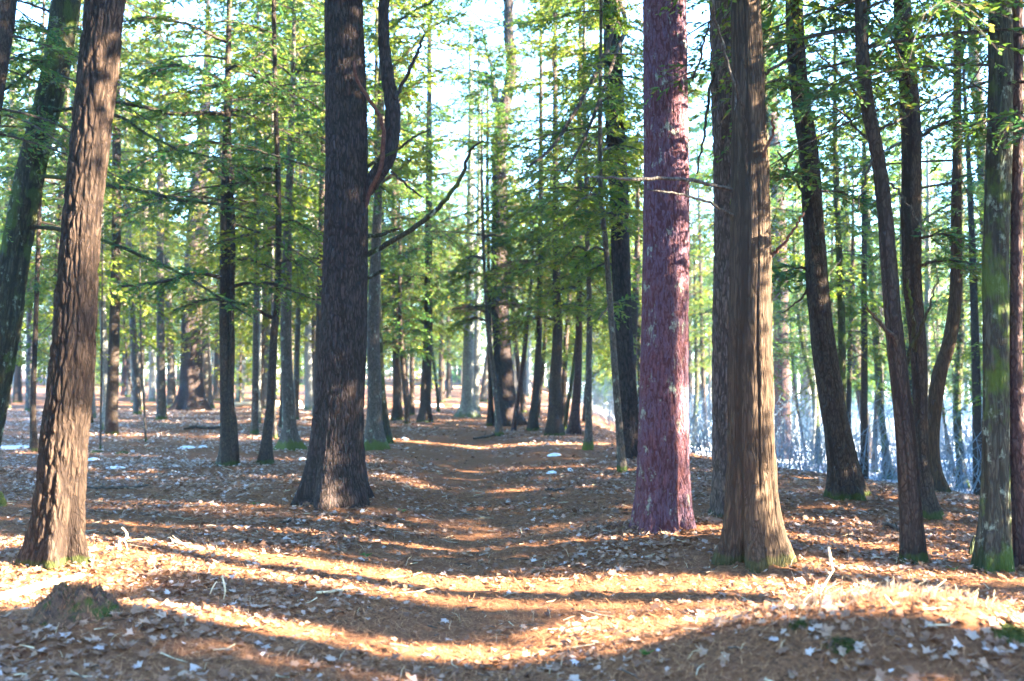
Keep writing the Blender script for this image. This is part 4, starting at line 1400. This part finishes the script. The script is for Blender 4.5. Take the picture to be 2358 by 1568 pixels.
def dapple(key, s_c, dark, spread, sc):
    """Added, unseen twig clumps nearer the sun that darken a trunk over the given heights and leave it lit between them."""
    for z0, z1 in dark:
        z = z0
        while z < z1 - .02:
            u, s, zz, r = trunk_us(key, z + sc * 5)
            h_ = min(10 * sc, max(.25, z1 - z))
            for k in spread:
                tier(u + k * r, s_c + .1 * k, zz - sc * 5 + (s_c - s) * TAN + .1, h_ / 10)
            z += h_ * .95


dapple('front_pine', 9.6, ((1.22, 1.75), (1.75, 2.3), (4.15, 5.0), (5.0, 5.9)), (-.95, -.3, .35, 1.0), .06)
dapple('front_pine', 10.3, ((2.62, 2.72), (3.35, 3.45)), (-.5, .6), .025)
dapple('red_pine', 7.2, ((0, .45), (.45, .85), (1.3, 1.72), (1.72, 2.15), (2.75, 3.15), (3.9, 4.2)), (-.8, -.35, .1, .55), .045)
dapple('cedar', 7.4, ((2.7, 3.1), (3.5, 4.3)), (-.8, -.3, .2), .05)
for u in (5.85, 6.0, 6.15, 6.3, 6.45, 6.6):  # clumps added to shade a strip of ground near the front pine
    tier(u, 9.0, 4.7 + rng.uniform(-.15, .1), .125)
    tier(u + .07, 9.6, 4.95 + rng.uniform(-.1, .1), .115)
for u, w_ in ((7.87, .20), (8.5, .24), (8.9, .09), (9.43, .24), (9.85, .25), (10.35, .3), (10.95, .35), (11.55, .35), (12.15, .35), (12.7, .27)):
    column(u, w_ / 1.35, rng.uniform(-.1, .5), 13 if 10.5 < u < 12.8 else 9.5)
for u, R_ in ((13.75, .46), (14.55, .46), (15.2, .38),
              (16.3, .5), (17.1, .5), (17.9, .5), (18.7, .5), (19.6, .5), (21.4, .5), (22.4, .55), (23.4, .55), (24.5, .55), (26.3, .6), (27.4, .6)):
    column(u, R_, rng.uniform(-.1, .8))
for u in np.arange(28.4, 46, 1.6):
    u = u + rng.uniform(-.4, .4)
    sc = rng.uniform(.5, .8)
    shade(u, .254 * u + 4.4 + rng.uniform(0, 3.0), 10 * sc + 1.5, sc, rng.uniform(.4, 1.2), .15)
for u in np.arange(16, 58, 2.3):
    shade(u, .254 * u + 15 + rng.uniform(0, 10), 13, rng.uniform(.9, 1.2), rng.uniform(.3, 1.0), .16)
for layer in range(3):
    for u in np.arange(-7, 4.6, 1.5):
        u = u + rng.uniform(-.3, .3)
        s = 7.5 + layer * 4.5 + rng.uniform(0, 3)
        sc = min(rng.uniform(.6, 1.0), (5.3 - u) / 2.2)
        shade(u, s, 10 * sc + 2, sc, rng.uniform(.6, 1.6) + layer * .8, .15)
for _ in range(120):      # woods behind and to the far side of the viewer
    x, y = rng.uniform(-26, 26), rng.uniform(-24, 30)
    if abs(x) < .56 * y + 4.8 or math.hypot(x, y) < 4.8:
        continue
    u, s = -math.cos(SUN_AZ) * x + math.sin(SUN_AZ) * y, math.sin(SUN_AZ) * x + math.cos(SUN_AZ) * y
    if s > -1 and 1.5 < u < 12:
        continue
    sc = rng.uniform(.8, 1.25)
    spots.append((x, y, 11 * sc + 3, sc, rng.uniform(1.5, 4.5), .17))
obj('unseen_shade_woods', merged('unseen_shade_woods', spots, 'd', rng, 'hemlock'), kind='stuff')  # trees placed out of view to shade the scene

obj('unseen_shade_clumps', merged('unseen_shade_clumps', columns, 'w', rng, 'hemlock'), kind='stuff')  # added sun-blocking leaf columns and clumps, not undergrowth

# twigs and bits of bark among the needles
bag = Bag()
n = 1500
x, y = wedge(n, 3.8, 16, rng, pw=1.4)
for k in range(n):
    L_ = rng.uniform(.04, .2) * (1.6 if rng.random() < .1 else 1)
    an = rng.uniform(0, 6.28)
    z = float(ground(x[k], y[k])) + rng.uniform(.008, .03)
    dd = np.array((math.cos(an), math.sin(an), rng.normal(0, .12))) * L_ * .5
    p = np.array((x[k], y[k], z))
    kink = rng.normal(0, .12, 3) * L_ * (1, 1, .3)
    bag.tube(np.array((p - dd, p + kink, p + dd)), np.array((1, .85, .5)) * rng.uniform(.002, .0055), 4, int(rng.random() < .3))
obj('twig_litter', bag.mesh('twig_litter', [M_WOODD, M_WOODP]), kind='stuff')
# ------------------------------------------------------------------ things lying and growing on the floor
def on_ground(px, py, dz=0.0):
    p = ground_at(px, py)
    return p + (0, 0, dz)


def stick(name, label, cat, pts, mat, lift=.02, seg=8, n=16, rough=.006, seed=0, twigs=()):
    """pts (px, py, width_px) along the floor; twigs: extra strokes that start on it."""
    P = [on_ground(px, py) for px, py, w in pts]
    R_ = [w / 2 / F * p[1] for (px, py, w), p in zip(pts, P)]
    o0 = P[0]
    P = np.array([p - o0 + (0, 0, r * .7 + lift) for p, r in zip(P, R_)])
    rng = np.random.default_rng(seed)
    S = spline(np.column_stack((P, R_)), n)
    S[1:-1, :3] += rng.normal(0, rough, (n - 2, 3))
    bag = Bag()
    rr = np.maximum(S[:, 3], .003) * rng.uniform(.9, 1.1, n)
    bag.tube(S[:, :3], rr, seg)
    for i in twigs:
        d = np.array((rng.uniform(-1, 1), rng.uniform(-.6, .6), rng.uniform(.2, .9)))
        d *= rng.uniform(.05, .16) / np.linalg.norm(d)
        bag.tube(np.stack((S[i, :3], S[i, :3] + d * .6, S[i, :3] + d + (0, 0, .01))), np.array((.4, .3, .15)) * rr[i], 4)
    return obj(name, bag.mesh(name, [mat], True), None, o0, label=label, category=cat)


stick('fallen_branch', 'long pale peeled branch lying behind the mossy stump', 'branch', [(-40, 1400, 20), (60, 1372, 17), (130, 1352, 14), (192, 1334, 8)], M_WOODP, seed=1)
stick('fallen_branch', 'short mossy stick at the edge of the sunlit strip', 'branch', [(398, 1252, 7), (412, 1264, 9), (440, 1268, 7), (492, 1272, 6)], M_WOODP, seed=2, twigs=(3, 6, 9))
stick('fallen_branch', 'thin white bleached stick in the bright band of sun', 'branch', [(728, 1374, 6), (780, 1368, 7), (812, 1362, 7), (832, 1366, 4)], M_WOODP, seed=3)
stick('fallen_branch', 'thin dark twig in the shade beyond the sunlit pine', 'branch', [(192, 1128, 4), (250, 1129, 6), (300, 1127, 6), (342, 1122, 4)], M_WOODD, seed=4, twigs=(4, 9))
stick('fallen_branch', 'dark stick on pale leaves before the old pine', 'branch', [(424, 991, 5), (450, 987, 8), (480, 989, 6), (516, 987, 4)], M_WOODD, seed=5, twigs=(5,))
stick('fallen_log', 'sunlit fallen log lying beyond the two-stemmed hemlock', 'log', [(540, 938, 10), (600, 937, 13), (650, 936, 13), (692, 934, 11)], M_WOODP, .04, 12, seed=6, rough=.01)
stick('fallen_branch', 'dark root-like twig beside the thin stem before the forked pine', 'branch', [(1090, 1013, 4), (1118, 1009, 6), (1142, 1003, 5)], M_WOODD, seed=7, twigs=(6,))
stick('fallen_branch', 'dark half-buried branch beside the kinked slim hemlock', 'branch', [(2022, 1210, 8), (2045, 1216, 10), (2070, 1228, 11), (2094, 1238, 8)], M_WOODD, seed=8, twigs=(4, 8))
stick('fallen_branch', 'dark twig on leaves between the path and the red pine', 'branch', [(1255, 1131, 4), (1275, 1133, 6), (1300, 1131, 3)], M_WOODD, seed=9, twigs=(6,))
stick('fallen_branch', 'mossy yellowish stick on the sunlit mound at the picture edge', 'branch', [(2302, 1432, 8), (2325, 1440, 9), (2350, 1452, 6)], M_WOODP, seed=10)
stick('fallen_branch', 'small dark twig in the shade under the big dark pine', 'branch', [(640, 1210, 3), (672, 1207, 5), (705, 1211, 3)], M_WOODD, seed=12, twigs=(5, 9))


def strokes(name, label, cat, base, lines, mat, seg=6):
    b = on_ground(*base)
    o = empty(name, b, label=label, category=cat)
    for k, ln in enumerate(lines):
        P = np.array([at(px, py, b[1] + .02 * i) - b for i, (px, py, w) in enumerate(ln)])
        if k == 0:
            P[0] = (P[0][0], P[0][1], -.03)
        tube_obj('stalk', P, np.array([max(.0015, w / 2 / F * b[1]) for px, py, w in ln]), mat, o, seg, 14)
    return o


strokes('dried_plant', 'curled dry plant stalk standing in leaves beside the sunlit pine', 'plant', (284, 1268),
        [[(295, 1268, 3), (290, 1252, 4), (284, 1243, 5)], [(277, 1246, 5), (274, 1240, 6), (280, 1244, 6), (288, 1241, 6), (292, 1232, 6), (288, 1222, 5), (280, 1215, 5)],
         [(280, 1266, 3), (275, 1252, 5), (272, 1240, 4)]], M_STRAW)
strokes('dried_plant', 'dry crooked stalk in the bright band of sun', 'plant', (513, 1382),
        [[(512, 1382, 3), (518, 1362, 4), (516, 1345, 5), (511, 1325, 4)], [(483, 1368, 2), (490, 1352, 3), (499, 1338, 2)]], M_STRAW)
strokes('dried_plant', 'single pale straw stalk at the foot of the sunlit pine', 'plant', (207, 1313), [[(206, 1313, 4), (211, 1298, 4), (218, 1278, 2)]], M_STRAW)
strokes('dried_plant', 'tall forked dry stalk on the sunlit mound below the cedar', 'plant', (1881, 1376),
        [[(1880, 1378, 4), (1891, 1357, 5), (1907, 1330, 5), (1919, 1310, 5)], [(1917, 1314, 4), (1912, 1290, 7), (1907, 1260, 4)],
         [(1881, 1374, 4), (1876, 1353, 5), (1880, 1337, 5)], [(1911, 1322, 4), (1899, 1310, 5)]], M_STRAW)
strokes('dried_plant', 'short bent dry stalk on the sunlit mound crest', 'plant', (2058, 1394), [[(2062, 1396, 4), (2046, 1382, 5), (2036, 1370, 4)], [(2058, 1394, 3), (2066, 1386, 3)]], M_STRAW)


def patch(name, label, cat, px, py, w, asp, h, mat, seed, kind=None, lump=.3, sink=.012):
    """A low lump with an uneven outline, draped on the floor."""
    b = on_ground(px, py)
    r = w / 2 / F * b[1]
    nr, ns = 9, 34
    th = np.arange(ns) / ns * 6.2832
    v = [(0, 0, h)]
    out = 1 + .75 * (fbm(np.cos(th) * 1.4 + seed, np.sin(th) * 1.4, seed * 3.1, seed, 3) - .5)
    for i in range(1, nr + 1):
        t = i / nr
        x, y = r * t * out * np.cos(th), r * asp * t * out * np.sin(th)
        z = h * (1 - t ** 2.2) + h * lump * (fbm(x / r * 5 + seed, y / r * 5, .5, seed + 1, 4) - .5) * 2.6 * (1 - t ** 4) - (sink if i == nr else 0)
        gz = ground(b[0] + x, b[1] + y) - b[2]
        v += list(zip(x, y, gz + z + .004))
    j = np.arange(ns)
    tris = np.stack((0 * j, 1 + j, 1 + (j + 1) % ns), 1)
    i0 = 1 + np.arange(nr - 1)[:, None] * ns
    q = np.stack((i0 + j, i0 + ns + j, i0 + ns + (j + 1) % ns, i0 + (j + 1) % ns), -1).reshape(-1, 4)
    o = obj(name, make_mesh(name, v, (tris, q), [mat], smooth=True), None, b, label=label, category=cat)
    return o


M_NEEDLE2 = plain('rusty_needles', (.14, .06, .03), (.34, .18, .10), 30, .9, 0)
M_STUMP = plain('mossy_humus', (.045, .026, .018), (.13, .07, .042), 18, .95, .9)
_nt = M_STUMP.node_tree
_pb = _nt.nodes["Principled BSDF"]
_src = _pb.inputs["Base Color"].links[0].from_socket
_v, _ = coords(_nt)
_mn = N(_nt, "ShaderNodeTexNoise", Scale=6.5, Detail=5.0, Roughness=.65)
_nt.links.new(_v, _mn.inputs["Vector"])
_nt.links.new(mixc(_nt, ramp(_nt, _mn.outputs[0], .52, .62), _src, (.04, .055, .01)), _pb.inputs["Base Color"])

patch('mossy_stump', 'rotten mossy stump overgrown with needles in the shade, below the pale peeled branch', 'stump', 172, 1412, 190, .9, .15, M_STUMP, 3, lump=.7)
patch('mossy_stump', 'low mossy stump end at the picture edge beside the leaning sunlit pine', 'stump', -8, 1165, 44, .9, .16, M_MOSS, 6, lump=.4)
patch('moss_patch', 'dark green moss cushion on the shaded face of the mound', 'moss', 1846, 1442, 56, .5, .012, M_STUMP, 8)
patch('moss_patch', 'wide green moss cushion on the mound at the picture edge', 'moss', 2340, 1474, 110, .6, .03, M_MOSS, 9)
patch('moss_patch', 'thin olive moss spot low on the shaded mound', 'moss', 1940, 1490, 70, .7, .01, M_STUMP, 10)
patch('moss_patch', 'yellow-green moss spot beside the very thin brown sapling', 'moss', 217, 1041, 38, 1.2, .03, M_MOSS, 11)
patch('moss_patch', 'small yellow-green moss spot between two saplings of the clearing', 'moss', 282, 1044, 30, 1.2, .03, M_MOSS, 12)
for k, (px, py, w, asp, lab) in enumerate((
        (430, 1031, 46, 1.5, 'larger white snow patch in the clearing left of the two-stemmed hemlock'),
        (467, 1030, 20, 1.4, 'small snow patch next to the larger one in the clearing'),
        (213, 1059, 26, 1.6, 'snow patch close behind the sunlit leaning pine'),
        (266, 1079, 44, .9, 'narrow strip of snow beside the sunlit leaning pine'),
        (1276, 1048, 34, 1.3, 'oblong snow patch on leaves before the green-footed stem'),
        (1270, 1090, 26, 1.3, 'snow patch on leaves between the path and the red pine'),
        (1312, 1084, 14, 1.4, 'tiny snow spot beside the patch near the red pine'),
        (940, 926, 62, 2.6, 'snow strip behind the slim dark hemlock by the path'),
        (1000, 934, 46, 2.4, 'snow strip behind the blackish path tree'),
        (1052, 936, 26, 2.4, 'snow spot left of the stout pale trunk'),
        (1112, 934, 16, 2.2, 'snow spot right of the stout pale trunk'),
        (930, 1011, 14, 1.6, 'tiny snow spot on the left border of the path'),
        (702, 938, 50, 2.4, 'snow strip at the end of the fallen log'),
        (20, 1032, 80, 1.6, 'broad snow patch at the picture edge beyond the mossy leaning hemlock'),
        (110, 1022, 40, 1.6, 'snow patch beside the slim straight dark stem'),
        (697, 1059, 18, 1.2, 'snow spot hidden beside the massive dark pine'))):
    patch('snow_patch', lab, 'snow', px, py, w, asp, .035, M_SNOW, 20 + k, lump=.3, sink=.03)


def fuzz(o, w, n, hgt, rng, part, mat):
    """Short upright blades over a lump, as a part of it."""
    me = o.data
    co = np.array([v.co for v in me.vertices])
    k = rng.integers(0, len(co), n)
    p = co[k] + np.column_stack((rng.normal(0, w, n), rng.normal(0, w, n), np.full(n, -.004)))
    dr = np.column_stack((rng.normal(0, .45, n), rng.normal(0, .45, n), np.ones(n)))
    t = p + dr * hgt * rng.uniform(.5, 1.2, n)[:, None]
    sd = np.column_stack((rng.normal(0, 1, n), rng.normal(0, 1, n), 0 * p[:, 0]))
    sd *= .0028 / np.linalg.norm(sd, axis=1)[:, None]
    v = np.stack((p - sd, p + sd, t), 1).reshape(-1, 3)
    obj(part, make_mesh(part, v, (np.arange(3 * n).reshape(-1, 3),), [mat]), o, kind='stuff')


_r = np.random.default_rng(4)
for o in [o for o in bpy.data.objects if o.name.startswith(('moss_patch', 'mossy_stump'))]:
    if o.location.y < 9:
        fuzz(o, .016, 700 if o.data.materials[0] == M_STUMP else 1500, .016, _r, 'moss_cover', M_MOSS)
    if o.name.startswith('mossy_stump') and o.location.y < 9:
        fuzz(o, .02, 900, .05, _r, 'needle_cover', M_NEEDLE2)


def seedling(label, px, py, w, seed):
    b = on_ground(px, py)
    r = w / 2 / F * b[1]
    rng = np.random.default_rng(seed)
    bag = Bag()
    for k in range(9):
        a, el = rng.uniform(0, 6.28), rng.uniform(.15, .8)
        d = np.array((math.cos(a) * math.cos(el), math.sin(a) * math.cos(el), math.sin(el)))
        s = np.linspace(0, 1, 5)[:, None]
        sp = d * s * r * rng.uniform(.7, 1.1) - np.array((0, 0, r * .25)) * s ** 2 + (0, 0, .005)
        bag.tube(sp, np.linspace(.002, .001, 5), 3)
        for t in np.linspace(.25, 1, 7):
            for sd in (-1, 1):
                p = sp[0] * (1 - t) + sp[-1] * t
                pe = np.array((-d[1], d[0], 0)) * sd
                l = r * .35 * (1.1 - .6 * t)
                tip = p + (pe * .8 + d * .5) * l
                wv = np.cross(pe, (0, 0, 1.0)) * l * .22
                m = (p + tip) / 2
                bag.add(np.stack((p, m + wv + (0, 0, .003), tip, m - wv)), (np.array([[0, 1, 2, 3]]),), 0)
    return obj('seedling', bag.mesh('seedling', [M_FERN]), None, b, label=label, category='plant')


seedling('bright green seedling at the near end of the dark pine shade', 840, 1284, 40, 1)
seedling('green seedling in the shaded leaves beside the near mound', 1490, 1510, 44, 2)
seedling('small green seedling below the slim curving hemlock', 588, 1160, 26, 3)
seedling('small green seedling on the path side of the massive pine', 925, 1180, 26, 4)
seedling('tiny green seedling at the end of the sunlit ground below the big dark pine', 965, 1318, 16, 5)
seedling('green seedling beside the foot of the red pine', 1462, 1120, 22, 6)
seedling('low green seedling beside the foot of the mossy maple', 2190, 1315, 40, 7)
stick('broken_stake', 'short grey mossy broken stake leaning beside the mossy maple', 'stake', [(2230, 1280, 10), (2236, 1274, 10)], M_WOODD)
bpy.data.objects.remove(bpy.data.objects['broken_stake'])
_b = on_ground(2234, 1280)
_P = np.array([at(px, py, _b[1]) - _b for px, py in ((2232, 1284), (2236, 1258), (2244, 1234))])
_v, _q, _t = tube(spline(_P, 8), np.linspace(.019, .015, 8), 7)
obj('broken_stake', make_mesh('broken_stake', _v, (_q, _t), [BARK['mossy']]), None, _b, label='short grey mossy broken stake leaning beside the mossy maple', category='stake')

# little slanted notice far down the path
_b = on_ground(1032, 912)
_s = empty('notice_board', _b, label='tiny dark slanted notice board on a post far down the path', category='sign')
_h = float(at(1032, 882, _b[1])[2] - _b[2])
_v, _q, _t = tube(np.array(((0, 0, -.1), (0, 0, _h * .9))), np.array((.07, .07)), 8)
obj('post', make_mesh('post', _v, (_q, _t), [M_WOODD]), _s)
_w = 17 / F * _b[1]
_pv = np.array([(x * _w / 2, y * .28, _h + y * .26 + z + x * .12) for z in (-.03, .03) for x, y in ((-1, -1), (1, -1), (1, 1), (-1, 1))])
obj('panel', make_mesh('panel', _pv, (np.array(((0, 3, 2, 1), (4, 5, 6, 7), (0, 1, 5, 4), (1, 2, 6, 5), (2, 3, 7, 6), (3, 0, 4, 7))),), [M_PANEL]), _s)

# dry grass blades on the sunlit crest
rng = np.random.default_rng(8)
bag = Bag()
for k in range(520):
    if k < 330:
        px = rng.uniform(1880, 2300)
        t = (px - 1880) / 420
        p = np.array((1.45 + 1.15 * t + rng.normal(0, .06), 5.42 - .12 * t + rng.normal(0, .07), 0))
    else:
        y = rng.uniform(5, 10)
        p = np.array((rng.uniform(-.5, .5) * y, y, 0))
    p[2] = float(ground(p[0], p[1]))
    h = rng.uniform(.03, .10) * (1 if k < 330 else .8)
    ln = rng.normal(0, .6, 2) * h
    sp = np.array((p, p + (ln[0] * .4, ln[1] * .4, h * .7), p + (ln[0], ln[1], h)))
    bag.tube(sp, np.array((.0022, .0017, .0006)), 3)
obj('dry_grass', bag.mesh('dry_grass', [M_STRAW]), kind='stuff')
# ------------------------------------------------------------------ the air
_m = bpy.data.materials.new('thin_haze')
_m.use_nodes = True
_nt = _m.node_tree
_nt.nodes.remove(_nt.nodes["Principled BSDF"])
_vol = _nt.nodes.new("ShaderNodeVolumePrincipled")
_vol.inputs["Color"].default_value = (.22, .66, 1.0, 1)
_vol.inputs["Density"].default_value = .0007
_nt.links.new(_vol.outputs[0], _nt.nodes["Material Output"].inputs["Volume"])
_lo, _hi = np.array((-215, -60, -5.0)), np.array((215, 290, 24.0))
_c = np.array([[(_lo, _hi)[i][0], (_lo, _hi)[j][1], (_lo, _hi)[k][2]] for i in (0, 1) for j in (0, 1) for k in (0, 1)])
obj('haze', make_mesh('haze', _c, (np.array(((0, 1, 3, 2), (4, 6, 7, 5), (0, 4, 5, 1), (2, 3, 7, 6), (0, 2, 6, 4), (1, 5, 7, 3))),), [_m]), kind='stuff')
